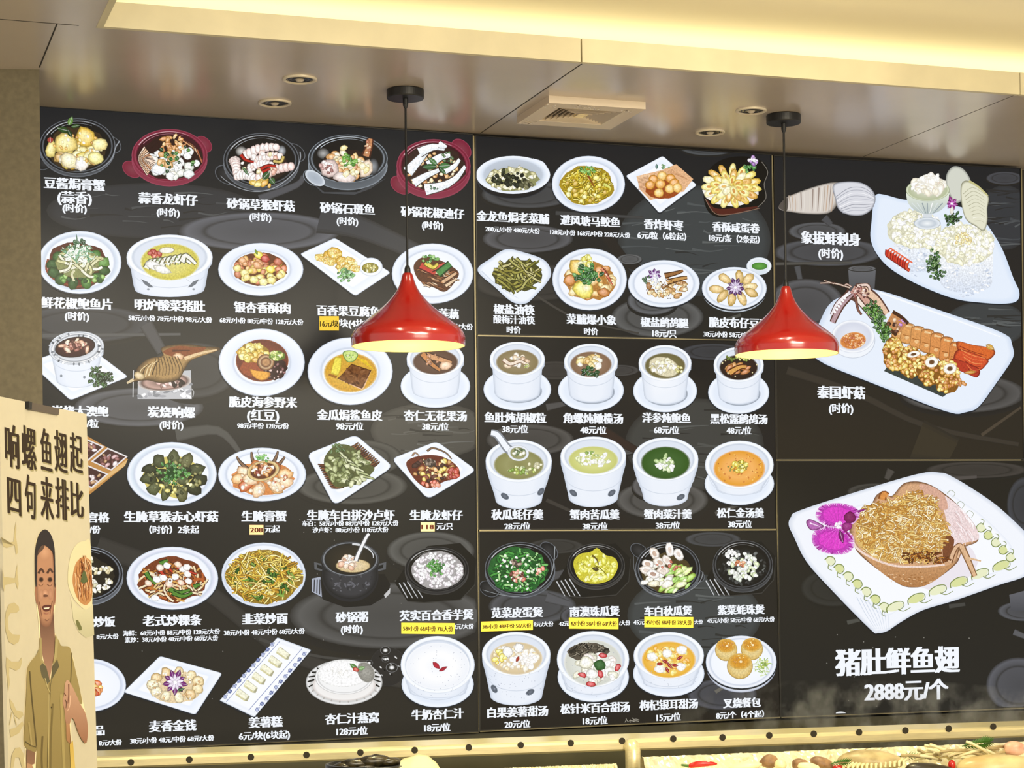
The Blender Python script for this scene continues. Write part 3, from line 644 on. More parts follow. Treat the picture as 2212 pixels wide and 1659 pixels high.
pic('maroon pot of chopped lobster with garlic and herbs')
MR = dict(rim='7d1f37', shine='b0566d', inside='3c0d18')
a.pot(366, 336, 82, 57, ears=((440, 312, 18, .8), (285, 366, 20, .6)), wall=10, **MR); dish()
a.under(366, 342, 68, 46, '2c120e'); a.heap(30, 378, 352, 54, 32, 11, 9, ['f4f6f2', 'e6ecea', 'fbfcfa', 'dfe3d8', 'f0ead8'], out=.3)
for i in range(9): a.S([(312+i*3, 318+i*4), (300+i*2, 345), (318+i*2, 378-i*3)], 3, a.pick(['d99e74', 'efc8a4', 'b56a4a', 'f3dcc8']), out='3a1810')
for i in range(8): a.S([(390+i*5, 302+i*3), (420+i*2, 318+i*4), (436, 352)], 2.5, a.pick(['d9a070', 'b86c48', 'f0d0ac']), out='3a1810')
a.heap(22, 372, 312, 28, 20, 8, 4, ['d69a54', 'b87636', 'e6bd80', 'c98a48']); a.B(343, 366, 16, 13, 0, 'f6faff'); a.heap(9, 362, 346, 22, 16, 9, 7, ['cf9a55', 'dcae6c'])
food(); a.herbs(15, 384, 346, 44, 30, 11, ['2f6a2a', '4f8a36', '1f4a22', '6ba04a']); food('garnish')
cap(('蒜香龙虾仔', 363, 430.5, 128), ('(时价)', 363, 459, 50))

pic('black clay pot of pale mantis shrimp with peppers')
a.pot(564, 346, 82, 58, ears=((490, 378, 24, .5), (636, 330, 22, .6)), wall=9); a.S([(648, 328), (648, 345), (636, 372), (600, 402), (560, 414), (520, 408), (490, 392), (476, 380)], 2.2, 'a4a9b0', 1); a.E(521, 327, 13, 11, [(1, '14110f'), (.6, '9a9894'), (0, 'e6e4e0')]); a.E(608, 326, 10, 12, [(1, '14110f'), (0, 'cdd2d8')]); dish()
def shrimp(x0, y0, x1, y1, w, c, n=8):
    for i in range(n):
        t = i/(n-1); x, y = x0+(x1-x0)*t, y0+(y1-y0)*t-6*math.sin(3.14*t); a.B(x, y, w*.5, w*.75*(1-.3*t), math.atan2(y1-y0, x1-x0), c, j=.1)
a.under(566, 358, 56, 38, '2a1a14')
for s in ((530, 336, 596, 318, 17), (548, 352, 604, 338, 16), (506, 346, 512, 382, 17), (518, 378, 560, 394, 17), (560, 386, 628, 360, 18), (540, 364, 585, 356, 14)): shrimp(*s, a.pick(['f4dcd6', 'f0cfc8', 'f8ebe6']))
a.heap(14, 566, 356, 46, 28, 7, 5, ['ecc8bc', 'f6ece4', 'd8a08c', 'e8d8a8']); food()
for s in ([(520, 334), (530, 346), (548, 350)], [(562, 366), (580, 358), (596, 360)], [(566, 372), (584, 364)]): a.S(s, 6, 'b8281c', 3, out='4a0c08')
a.heap(8, 572, 396, 30, 6, 9, 6, ['e8c050', 'dba83a', 'f0d880']); a.leaf(566, 388, 24, 15, -.8, '3d5f30'); a.leaf(582, 384, 18, 14, .9, '45683a'); a.leaf(522, 360, 26, 7, .9, '4f7048'); a.S([(590, 348), (606, 350), (612, 338)], 5, 'd8c070', out='5a4a1c'); food('garnish')
cap(('砂锅草猴虾菇', 563, 442.5, 148), ('(时价)', 562, 469, 48))

pic('grey glass pot of braised fish with beans and spring onion')
a.P([(664, 386), (700, 415), (770, 415), (834, 385), (800, 408), (765, 421), (697, 418)], '46484c')
a.pot(751, 343, 86, 52, shine='b9c4d0', rim='2a2d31', inside='1b1816', wall=16, ears=((676, 384, 20, .5),)); a.E(680, 385, 24, 13, [(1, 'dfe6ee'), (.7, 'b4bdc9'), (0, 'a9b3c0')], .6); a.E(698, 332, 14, 12, [(1, '1b1816'), (0, 'b5b4b2')]); a.E(806, 360, 12, 18, [(1, '1b1816'), (0, '9ba0a6')]); dish()
a.under(748, 358, 54, 36, '2c1c14'); a.S([(790, 338), (797, 316), (800, 300)], 13, 'c98a5e', 8, out='4a2414'); a.heap(10, 794, 318, 5, 16, 4, 3, ['e0b48c', 'a65f3c'])
a.heap(34, 746, 358, 50, 30, 9, 7, ['ecd7a0', 'e9c88a', 'f5ead0', 'd8a05e', 'f0e0c0', 'c98d60']); a.B(712, 364, 22, 20, .3, 'dcc6c0'); a.B(742, 384, 24, 12, .1, 'e4d2cc'); a.B(790, 366, 14, 20, .2, 'efd8c0'); a.heap(12, 706, 362, 14, 14, 5, 4, ['b58a84', 'f4e8e4', '8a5a54'])
a.heap(9, 756, 350, 44, 34, 8, 6, ['f2dc98', 'f6e9b8']); food(); a.herbs(22, 754, 347, 17, 10, 11, ['6faf3e', '8fc758', '4c8a2c', 'b9dc8c']); food('garnish')
cap(('砂锅石斑鱼', 750, 451, 119), ('(时价)', 750, 478, 47))

pic('maroon pot of white fish strips with green leaves')
a.pot(936, 359, 80, 58, ears=((996, 322, 22, .8), (866, 400, 22, .6)), wall=13, **MR); dish()
a.under(936, 364, 68, 48, '35201a'); a.heap(50, 936, 370, 58, 38, 5, 4, ['d8a868', 'c08040', 'ecd0a0', 'e8d8b8'])
for pts, w in (([(880, 372), (905, 345), (925, 322)], 24), ([(905, 330), (935, 318), (960, 322)], 20), ([(893, 396), (920, 380), (948, 368)], 18), ([(925, 358), (950, 340), (972, 336)], 20), ([(918, 410), (955, 402), (980, 386)], 24), ([(962, 400), (985, 385), (1004, 360)], 16), ([(960, 370), (980, 360), (992, 345)], 14), ([(948, 312), (964, 318)], 14)):
    a.S(pts, w+4, '4a3c34', w*.5); a.S(pts, w, 'eef3f8', w*.4); a.S([(x-1, y-2) for x, y in pts], w*.5, 'fdfeff', w*.2)
food(); a.leaf(944, 360, 34, 13, 3.1, '3c6a3a'); a.leaf(944, 358, 26, 11, -2.4, '4f8048'); a.leaf(946, 360, 28, 14, -.1, '477a40'); a.leaf(948, 362, 22, 9, .8, '3a6638'); food('garnish'); a.herbs(9, 970, 342, 18, 10, 9, ['31502e', '587a4a']); food('garnish'); a.herbs(6, 938, 402, 14, 8, 7, ['567a5e']); food('garnish')
cap(('砂锅花椒迪仔', 934, 460, 138), ('(时价)', 934, 487, 47))

pic('white bowl of noodles ringed with broccoli')
a.plate(172, 567, 90, 68, .84, 'd8e3f1'); dish()
a.under(168, 573, 67, 50, '5a2a18'); a.S([(104, 560), (100, 582), (118, 604), (168, 619), (218, 602)], 5, '8c3c1e', 3)
a.ring(12, 169, 578, 57, 34, 14, 12, ['2e5a1c', '3f7024', '274c18', '5a8a34'], .2); a.heap(22, 170, 598, 52, 12, 6, 5, ['5f9038', '24461a', '8db458'])
a.noodles(34, 168, 567, 46, 34, 34, 5, ['f1efdc', 'e2dfb8', 'fbfaf0', 'd8d6a0'], '8a8f58', '6d7040'); food()
a.noodles(40, 170, 548, 34, 22, 26, 2.2, ['cfe4cf', 'eaf4ea', '7fae8a', 'f6fbf6', '3f7a50']); a.S([(160, 540), (166, 520), (164, 505)], 4, '3f6a48', 1); a.herbs(8, 172, 524, 14, 10, 10, ['3e6e44', '28502e']); food('garnish')
cap(('鲜花椒鲍鱼片', 166, 656, 155), ('(时价)', 166, 683, 53))

pic('white footed tureen of pale pork slices in yellow soup')
a.cup(366, 556, 93, 49, 642, 76, None, lip=.3)
for sx in (-1, 1):
    cx = 367+sx*49; a.P([(cx-14*sx+0, 603), (cx-2*sx, 612), (cx+13*sx*-1+26*sx*0, 603)], '7f8794')
a.P([(304, 603), (318, 609), (332, 621), (322, 621), (312, 614)], '6d747e'); a.P([(430, 603), (416, 609), (405, 621), (414, 620), (423, 614)], '6d747e'); a.E(320, 625, 3, 2, '8c94a0'); a.E(418, 625, 3, 2, '8c94a0'); dish()
a.E(367, 566, 64, 40, [(1, 'e6e4b0'), (.93, 'd0c44e'), (.6, 'ddd470'), (0, 'e3dc86')]); a.heap(6, 333, 552, 12, 9, 9, 7, ['c9523a', 'd8684a', 'b23c2c'])
a.E(360, 541, 17, 7, [(1, '6a5a40'), (.8, 'f5f2e6'), (0, 'fffdf4')], -.05)
for i in range(8):
    x = 328+i*11; a.S([(x-12, 580-i*2), (x-4, 566-i*2), (x+18, 560+i*1.5)], 11, a.pick(['eef0e4', 'f7f7ef', 'dcdccb']), 5, out='6b6a48')
a.B(333, 574, 20, 9, .3, 'f3f1e8'); a.B(350, 583, 20, 9, .3, 'eeece0'); a.herbs(8, 366, 562, 30, 10, 5, ['8fae6a', 'b8a058']); food()
cap(('明炉酸菜猪肚', 367, 660, 153), ('58元/小份 78元/中份 98元/大份', 368, 689, 181))

pic('white oval plate of diced pork with ginkgo nuts')
a.plate(563, 582, 92, 57, .7); dish()
P2 = ['d89058', 'b86a3a', 'e6b060', 'c98048', 'e8cc50', 'd07848', 'f0dc80']
a.heap(40, 562, 582, 52, 31, 9, 7.5, P2, '6a3a1c'); a.heap(5, 540, 567, 22, 8, 9, 7, ['c98a58', 'd89a60']); 
for x, y, c in ((558, 551, 'f2d94e'), (572, 559, 'b8402c'), (584, 582, 'f6d848'), (600, 566, 'b55a34'), (548, 604, 'efe08c'), (569, 609, 'f2e49a'), (586, 606, 'f0dc84'), (528, 590, 'eedc88')): a.B(x, y, 11, 9, .2, c, n=6, j=.08)
for x, y in ((533, 599), (512, 580), (604, 596)): a.B(x, y, 9, 8, 0, 'ead27c')
food(); a.leaf(556, 551, 14, 6, -2, '7c9a3a', False); food('garnish')
cap(('银杏香酥肉', 566, 665, 123), ('68元/小份 88元/中份 128元/大份', 565, 694, 181))

pic('white rectangular plate of golden fried bean curd fish')
a.sq([(647, 549), (723, 514), (844, 589), (767, 640)], .06); a.E(801, 577, 25, 20, [(1, 'ced7e4'), (.85, 'f8fbff'), (0, 'eef3fb')]); dish()
FR = ['eecb5c', 'f4dc84', 'e2b440', 'f8eab0', 'd8a838']
for c in ((694, 557, 14, 9), (716, 555, 20, 16), (722, 548, 18, 13), (712, 566, 15, 9), (742, 580, 20, 9), (756, 570, 17, 14), (766, 580, 14, 8), (738, 565, 15, 10)): a.B(*c, .3, a.pick(FR), out=.5); a.heap(12, c[0], c[1], c[2]*.8, c[3]*.7, 4.5, 3.5, FR, out=.55)
a.E(799, 579, 18, 11, [(1, '6f6a20'), (.8, 'a79a40'), (0, 'b8ac58')]); a.heap(16, 799, 579, 14, 8, 4, 2, ['d8cf80', '7d7628', 'eee6b0', '5a5a1c']); food()
a.herbs(26, 749, 596, 17, 12, 9, ['5aa046', '86c070', '3c7c38', 'b4dcb0']); food('garnish')
cap(('百香果豆腐鱼', 752.5, 672, 138), ('/块(4块起)', 769, 699, 84))

pic('white round plate of sauced lotus root slab with peppers')
a.plate(934, 591, 88, 65, .78); dish()
a.P(curve([(893, 575), (912, 556), (945, 560), (988, 585), (985, 605), (962, 630), (938, 622), (905, 606)]), '5d3620'); BR = ['b88050', 'd8a880', '8a5432', 'ecd0b0', 'a06840']
for i in range(46):
    x, y = a.spots(1, 942, 598, 44, 26)[0]; a.S([(x-7, y-2), (x, y+a.R.uniform(-3, 3)), (x+8, y+3)], 3.4, a.pick(BR), 2, out='3d2012')
a.S([(955, 610), (985, 590)], 7, 'dcb48c', 5, out='4a2a18'); a.S([(962, 618), (986, 602)], 6, 'e8cba8', 4, out='4a2a18'); food()
a.S([(908, 573), (940, 590)], 12, 'c8453a', 9, out='5c1612'); a.S([(930, 582), (962, 570)], 10, 'd2564a', 5, out='5c1612'); a.S([(945, 592), (972, 570)], 12, '4e8c4a', 10, out='1e4420'); a.S([(918, 568), (935, 578), (945, 570)], 8, 'e6d45c', 4, out='7a6a18'); a.herbs(10, 925, 559, 18, 6, 10, ['7db85c', '4c8a3a', 'a8d488']); food('garnish')
cap(('莲藕', 969, 678, 44), ('元/大份', 998, 706, 46))

pic('white cup of braised abalone under foil on a diamond plate')
a.sq([(62, 782), (182, 742), (277, 814), (152, 865)], .06); a.cup(165, 752, 59, 36, 838, 44, None, edge='bfc7d4'); a.E(165, 752, 60, 36, [(1, '9aa0aa'), (.96, 'eef1f6'), (.9, 'b4bac4'), (.86, 'ffffff'), (.8, '8d939d'), (.74, 'e4e8ee'), (0, '3a1c16')], -.1)
for i in range(30):
    t = i/30*6.28; k = a.R.uniform(.8, .98); a.E(165+60*k*math.cos(t), 754+36*k*math.sin(t), 3.5, 2.2, a.pick(['ffffff', '7e848c', 'd8dce2', '575c64']), t, n=7)
a.E(132, 812, 3, 3, '8b939d', n=8); a.E(182, 815, 3, 3, '8b939d', n=8); dish()
a.E(162, 750, 44, 22, [(1, '1c0c0c'), (.85, '3c1818'), (0, '4c2420')], -.15); a.heap(22, 160, 749, 32, 13, 8, 4, ['e8d4b8', '9a5a4a', 'd8a888', '5a2a24', 'f2e4d4', 'b87a68']); food()
a.herbs(60, 219, 815, 24, 20, 9, DKG); food('garnish')
cap(('炭烧大澳鲍', 173, 888, 124), ('元/粒', 190, 915, 46))

pic('roasted conch shell on a silver burner')
a.P([(298, 808), (412, 800), (414, 862), (297, 862)], 'c3c4c8'); 
for i in range(40):
    x, y = a.R.uniform(300, 410), a.R.uniform(828, 858); a.E(x, y, a.R.uniform(3, 9), a.R.uniform(1.5, 4), a.pick(['ffffff', '8d8f94', 'e6e7ea', 'a9aab0']), a.R.uniform(-.6, .6), n=8)
a.S([(288, 800), (287, 858)], 2, 'd0d0d0', sm=False); a.S([(411, 838), (418, 846), (416, 858)], 2, 'b0b0b0'); a.E(355, 825, 58, 20, [(1, 'dcd2cc'), (.85, '6a5048'), (.7, 'c8a498'), (0, '3a2a22')], -.06); a.heap(10, 372, 830, 30, 8, 8, 4, ['d8b0a8', 'e8d0c8', '8a6a60', '2c201c']); dish()
a.G(curve([(274, 828), (292, 815), (296, 795), (320, 775), (350, 768), (348, 752), (372, 745), (410, 744), (440, 748), (470, 750), (473, 757), (440, 768), (412, 780), (398, 800), (385, 820), (350, 828), (320, 822), (295, 824)]), '3c2814', 'b08c58', .72)
a.P(curve([(352, 762), (380, 748), (420, 750), (445, 752), (420, 768), (395, 775)]), '8a4a26'); a.S([(398, 775), (430, 764), (468, 756)], 8, 'e6c89a', 3); a.S([(372, 758), (410, 757)], 5, '5a2a14', 2); a.B(385, 770, 12, 7, .3, 'dcae80')
for i in range(9): a.S([(335+i*6, 772-i*.3), (338+i*7, 795), (336+i*7, 815-i*1.2)], 2.2, '5a4324', .8)
for i in range(5): a.S([(300+i*7, 818-i*2), (304+i*8, 800-i*3), (318+i*7, 788-i*3)], 3, a.pick(['e4cfa0', '4a3518']), 1)
a.B(300, 812, 12, 9, .4, 'c8b080'); a.S([(274, 828), (288, 820)], 4, 'dcc8a0', 7); food()
cap(('炭烧响螺', 370, 890.5, 104), ('(时价)', 370, 918, 52))

pic('white wide rim plate of sea cucumber in brown sauce')
a.plate(565, 783, 93, 73, .66); dish()
a.E(566, 779, 57, 46, [(1, 'a05a38'), (.95, '6a2c1a'), (.6, '7c3420'), (0, '84402a')]); a.under(590, 795, 30, 26, '341414'); a.under(545, 795, 26, 18, '9c4a28')
a.heap(20, 592, 800, 24, 18, 3, 2.4, ['8a5a5a', 'c8a8a0', '4a1c1c']); a.heap(28, 546, 762, 29, 17, 9, 7, ['e2bc3c', 'ecd468', 'cf9f2e', 'f4e490'], '9a7420'); a.E(574, 783, 19, 18, [(1, '2a120c'), (.85, '9a6a44'), (.7, 'd8b890'), (.55, '6a3c22'), (.3, 'c89868'), (0, 'b07c50')]); a.G(curve([(539, 797), (552, 800), (583, 805), (578, 818), (562, 822), (545, 812)]), '8a4a14', 'f0ac44', .75); food()
a.heap(16, 598, 769, 15, 9, 5, 4, ['d6e07c', 'a8c050', 'eef0a8', '7a9a34'], '5f7a28'); food('garnish')
cap(('脆皮海参野米', 568, 869, 148), ('(红豆)', 568, 897, 70), ('98元/半份 128元/份', 568, 920, 112))

pic('white plate of brown fish skin in golden pumpkin sauce')
a.plate(756, 802, 92, 73, .68); dish()
a.E(757, 805, 58, 43, [(1, 'e8d8a8'), (.93, 'd6a030'), (.6, 'dcae44'), (0, 'd8a23c')]); a.P([(765, 770), (800, 795), (808, 800), (790, 778)], 'e8c42c'); a.P([(710, 807), (728, 812), (726, 818), (709, 811)], '9c6420')
a.G([(724, 770), (738, 772), (736, 796), (730, 812), (714, 807), (718, 790)], 'b89c20', 'f4e45c', .8); a.P([(728, 818), (780, 842), (802, 800), (786, 838)], 'eec09a'); a.G([(759, 786), (802, 800), (782, 840), (728, 818), (735, 812)], '4a2c18', '80522f', .86)
for x, y in a.spots(40, 766, 812, 28, 20): a.E(x, y, a.R.uniform(2, 6), a.R.uniform(1.5, 3.5), a.pick(['6a4024', '936440', '7a4c2c', '5a341c']), a.R.uniform(0, 3), n=8)
food(); a.G(curve([(740, 762), (752, 757), (768, 760), (773, 768), (765, 780), (752, 783), (744, 775)]), '2c6a1c', 'd4e88c', .78); a.herbs(8, 757, 771, 10, 7, 5, ['8fb84c', 'eef4c0']); food('garnish')
cap(('金瓜焗鲨鱼皮', 755, 897, 142), ('98元/位', 755, 921, 60))

pic('white cup of chicken and fig soup on a saucer, partly under the lamp')
a.saucer(940, 834, 75, 47); a.cup(940, 775, 62, 38, 862, 50, '5a3c2a', .8, .72, 7); dish()
a.S([(918, 768), (945, 775), (975, 784)], 13, 'd8a070', 6, out='4a2818'); a.S([(912, 764), (930, 785), (950, 800)], 11, 'c8864c', 5, out='3c2012'); a.B(963, 790, 16, 9, -.1, 'e6bc98'); a.heap(8, 935, 778, 28, 14, 4, 3, ['8a5a3c', 'b88058']); food()
cap(('杏仁无花果汤', 940, 898.5, 137), ('38元/位', 940, 921.5, 58))

pic('wooden tray of nine brown boxes, mostly behind the poster')
TR = lambda u, v: (95+u*180-v*92, 920+u*72+v*95+u*v*15)
a.P([(40, 1000), (95, 900), (190, 943), (276, 992), (270, 1006), (194, 1068), (150, 1090)], 'c08a48'); a.P([(276, 992), (270, 1006), (150, 1092), (156, 1078)], 'e2b878')
for i in range(3):
    for j in range(3):
        x0, y0 = 132+i*50-j*42, 925+i*21+j*38; q = [(x0, y0), (x0+44, y0+19), (x0+8, y0+50), (x0-36, y0+30)]
        a.P(q, 'e9e4e4'); a.P([(x+(x0+4-x)*.14, y+(y0+25-y)*.14) for x, y in q], '4a2a26'); a.heap(12, x0+4, y0+26, 22, 12, 7, 4, ['c8a0a0', '8a5450', 'e6d4d4', '5a302c', 'b48a5a'])
dish()
cap(('九宫格', 200, 1118, 73), ('元/份', 196, 1144, 42))

pic('pale blue plate of dark mantis shrimp chunks in a ring')
a.plate(371, 1024, 97, 69, .84, 'dce8f4'); dish()
a.under(374, 1030, 62, 42, 'd6c86c', .14); DG = ['3f4424', '4f5430', '2c3018', '5c5c34']
a.ring(11, 374, 1030, 56, 38, 19, 13, DG, .15, j=.3); a.ring(5, 374, 1026, 26, 14, 16, 11, DG, .8, j=.3); a.heap(44, 374, 1030, 62, 42, 5, 3.5, ['6e7044', '1e2210', '8f8a50', '3c4020']); a.heap(8, 375, 1040, 45, 24, 6, 4, ['e6d878', 'f2ecb0']); food()
a.herbs(40, 375, 1022, 32, 22, 9, ['2f6e28', '4c8f3a', '6fb052']); food('garnish')
cap(('生腌草猴赤心虾菇', 370, 1116, 204), ('（时价）2条起', 376, 1144, 108))

pic('white oval plate of raw marinated roe crab with orange pieces')
a.plate(566, 1025, 95, 58, .82); dish()
a.under(566, 1034, 66, 36, 'd98a4a', .1); OR = ['e6a060', 'f0b878', 'd88444', 'f4caa0', 'c86a34']
for x, y, r in ((530, 1015, 3.6), (520, 1000, 4.2), (605, 1000, 5.3), (545, 992, 4.6), (595, 990, 5.0)): a.S([(566+(x-566)*.4, 1025), (x, y), (x+18*math.cos(r), y+16*math.sin(r))], 7, '8a6a50', 2, out='2c1c14')
a.ring(9, 568, 1034, 52, 24, 17, 12, OR, .3); a.ring(4, 568, 1044, 30, 18, 17, 12, OR, .4); a.heap(20, 568, 1040, 54, 24, 5, 4, ['f8dcbc', 'b85a2c', 'fff0e0'])
a.E(568, 1017, 36, 22, [(1, '5a3a1c'), (.93, 'e8d29a'), (.8, 'd4b070'), (.74, '5c2c18'), (0, '9a5830')], -.2); a.heap(24, 568, 1016, 22, 12, 6, 4, ['d89a50', '8a3420', 'f0dcc0', 'b86a38', 'fff4e0']); food(); a.herbs(12, 571, 990, 13, 6, 8, ['5aa848', '8ccc70']); a.S([(560, 985), (556, 975), (560, 970)], 1.2, '8a8a84'); food('garnish')
cap(('生腌膏蟹', 570, 1115, 98), ('元起', 588, 1142.5, 33))

pic('white diamond plate of clams beside brown shrimps')
a.sq([(662, 981), (768, 939), (849, 1008), (722, 1093)], .12); dish()
for i in range(13):
    t = i/12; x, y = 762+(808-762)*t, 965+(1006-965)*t; a.S([(x-12, y+6), (x+2, y-1), (x+12, y-9)], 5, a.pick(['7a4a2a', '5c3018', '8a5c38']), 1.5, out='2c160c')
    x, y = 700+(728-700)*t, 1005+(1054-1005)*t; a.S([(x+14, y-4), (x, y), (x-14, y-2+2*t)], 5, a.pick(['6a3a20', '4c2814', '8a5430']), 1, out='2a140a')
a.P(curve([(700, 990), (725, 962), (760, 965), (795, 1000), (808, 1015), (780, 1040), (745, 1052), (722, 1050), (705, 1020)]), '565c30'); a.heap(70, 752, 1010, 46, 36, 9, 5, ['8a9458', '6c7840', 'a8b078', '4a5228', 'c4c89c'], out=.3)
for i in range(7): a.S([(730+i*9, 975+i*9), (742+i*10, 985+i*8), (748+i*10, 1000+i*6)], 4, a.pick(['d8dcb4', 'b8c08c']), 2, out='3a4220')
food(); a.herbs(10, 728, 968, 14, 8, 9, ['5a7a3c', '486430']); food('garnish')
cap(('生腌车白拼沙卢虾', 758, 1113, 190), ('车白：58元/小份 88元/中份 128元/大份', 757, 1130.5, 208), ('沙卢虾：88元/小份 118元/大份', 757, 1144.5, 164))

pic('white diamond plate of raw marinated lobster in dark sauce')
a.sq([(845, 991), (943, 953), (1029, 1016), (924, 1079)], .12); dish()
a.P(curve([(877, 1000), (905, 985), (950, 985), (985, 1005), (992, 1030), (960, 1040), (925, 1055), (895, 1035)]), '6a2c18'); a.heap(60, 936, 1016, 46, 26, 7, 5, ['e8cc5c', 'f0dc94', 'b8843c', '5a2c1c', 'e8b070', '8a4428', '3c2018'], out=.3)
a.B(928, 1000, 15, 11, .3, '5c4c40', n=6); a.heap(10, 930, 1000, 10, 8, 4, 3, ['8a7868', '3c3028']); a.S([(922, 975), (935, 968), (962, 978), (975, 992)], 3, '8a6a4c', 1, out='3a2618'); a.S([(890, 985), (896, 978), (905, 985)], 2.5, 'b89068', 1, out='4a2c1c'); a.heap(8, 978, 1022, 10, 14, 8, 5, ['c84a30', 'e27050', 'a83420']); a.heap(8, 930, 1046, 24, 5, 6, 4, ['d86448', 'e89070']); food()
cap(('生腌龙虾仔', 942, 1113, 115), ('元/只', 960, 1137, 36))

pic('black clay pot of white fried rice, half behind the poster')
a.pot(184, 1240, 82, 60, wall=9, shine='b4bcc8'); dish(); a.under(182, 1246, 62, 44, '2a2418'); a.heap(90, 186, 1246, 58, 40, 6, 4, ['f4f0dc', 'e6dcb8', 'fffcf0', 'd0c090', 'c8c49c'], out=.25); food()
cap(('炒饭', 225, 1343, 48), ('8元/大份', 232, 1375, 48))

pic('white plate of stir fried rice noodles with shrimp and peppers')
a.plate(372, 1249, 99, 68, .86, 'e4e6f6'); dish()
a.under(372, 1252, 74, 48, '7a3c1c'); a.noodles(70, 372, 1256, 74, 46, 30, 4, ['e8c888', 'd8a050', 'f2dcb0', 'c07c34', 'f6e6c4', 'b8602c'], None, '5a2c14')
for p in ([(315, 1236), (322, 1248), (336, 1262)], [(365, 1272), (385, 1280), (410, 1274)], [(372, 1280), (395, 1288), (415, 1280)], [(418, 1268), (432, 1262)], [(345, 1218), (362, 1210)]): a.S(p, 8, '5a8a34', 4, out='1e3c14')
for p in ([(345, 1232), (355, 1246), (350, 1252)], [(382, 1225), (400, 1232), (424, 1240)], [(360, 1222), (372, 1236)]): a.S(p, 6, 'c8402c', 3, out='4c120c')
food(); 
for x, y in ((345, 1226), (360, 1222), (384, 1219), (395, 1230), (352, 1248), (378, 1246), (390, 1258), (405, 1240), (407, 1255), (338, 1252), (320, 1260), (365, 1262), (335, 1292), (403, 1225)): a.B(x, y, 9, 7, .4, a.pick(['f8f2ec', 'f4d8c8', 'ffffff', 'f0c8b0'])); food('shrimp')
a.E(367, 1254, 6, 6, [(1, '4a3020'), (.8, 'ffffff'), (.45, 'ffffff'), (.35, '6a3c28'), (0, '6a3c28')], n=14); food('squid_ring'); a.E(336, 1240, 4, 4, [(1, '4a3020'), (.8, 'f4e8d8'), (.4, '6a3c28'), (0, '6a3c28')], n=12); food('squid_ring')
cap(('老式炒粿条', 372, 1340, 128), ('海鲜：68元/小份 88元/中份 128元/大份', 371, 1366, 210), ('素炒：38元/小份 48元/中份 68元/大份', 371, 1380, 202))

pic('white plate heaped with yellow chive noodles')
a.plate(569, 1242, 91, 70, .93); dish(); a.noodles(210, 569, 1246, 81, 57, 30, 2.8, ['ecd25c', 'd8b23c', 'f6e892', 'c89a30', 'f2dc78', 'b88428'], '94782a', '6e561a'); a.noodles(40, 569, 1250, 76, 54, 18, 4, ['4f7a28', '2f5a1c', '6f9a3c', '8aa84c'], None, '1e3810'); a.noodles(70, 569, 1240, 78, 52, 32, 2.4, ['f4e488', 'e8cc54', 'fff4b4', 'd8a838'], None, '7a5c1c'); food()
cap(('韭菜炒面', 572, 1336.5, 99), ('38元/小份 48元/中份 68元/大份', 571, 1365, 175))

pic('black iron pot of rice porridge with a white ladle')
a.P([(674, 1262), (692, 1245), (830, 1240), (843, 1262), (838, 1285), (800, 1308), (745, 1312), (700, 1296), (672, 1275)], '1e1c1a'); a.P([(673, 1250), (692, 1246), (695, 1290), (673, 1278)], 'aab0c0')
for i in range(3): a.S([(679+i*6, 1252), (678+i*6, 1278+i*3)], 2.2, '2a2a30', sm=False)
a.P([(829, 1285), (843, 1270), (842, 1282), (832, 1292)], 'c8c8c8')
for sx in (-1, 1): a.P([(756+sx*62, 1218), (756+sx*78, 1214), (756+sx*77, 1230), (756+sx*60, 1234)], '5c5e62'); a.P([(756+sx*62, 1222), (756+sx*72, 1219), (756+sx*71, 1227), (756+sx*60, 1230)], '1a1a1a')
a.P([(696, 1215)]+[(756-61*math.cos(t), 1245+55*math.sin(t)) for t in (i*math.pi/20 for i in range(21))]+[(816, 1215)], '26262a')
a.G([(756-59*math.cos(t), 1242+52*math.sin(t)) for t in (i*math.pi/14-.2 for i in range(19))], '1c1c1e', '3a3a3e', .7, (762, 1262)); a.heap(26, 758, 1256, 48, 26, 3, 2, ['4c4c50', '2c2c30', '5a5a60'], out=.8, hi=.1); a.heap(14, 760, 1262, 40, 5, 5, 2, ['62626a', '56565c'], out=.7, hi=.1)
a.E(756, 1208, 62, 38, [(1, '55585e'), (.97, '1c1c1f'), (.93, '8c9096'), (.89, '1c1c1f'), (.84, '26221c'), (0, '3a3224')]); a.S([(756+50*math.cos(t), 1203+28*math.sin(t)) for t in (4.8+i*.12 for i in range(14))], 5, 'd8dade', 1.5); dish()
a.E(762, 1222, 38, 15, [(1, '5a4a30'), (.9, 'd8c090'), (0, 'ead8b4')]); a.heap(18, 752, 1216, 18, 12, 8, 6, ['f8ece0', 'ecd0b8', 'fff8f0', 'd8a888']); food(); a.S([(797, 1153), (790, 1162), (772, 1200), (768, 1212)], 5, 'f4f4f6', 7, out='5a5a5c'); food('ladle')
cap(('砂锅粥', 759.5, 1333, 71), ('(时价)', 759.5, 1359, 48))

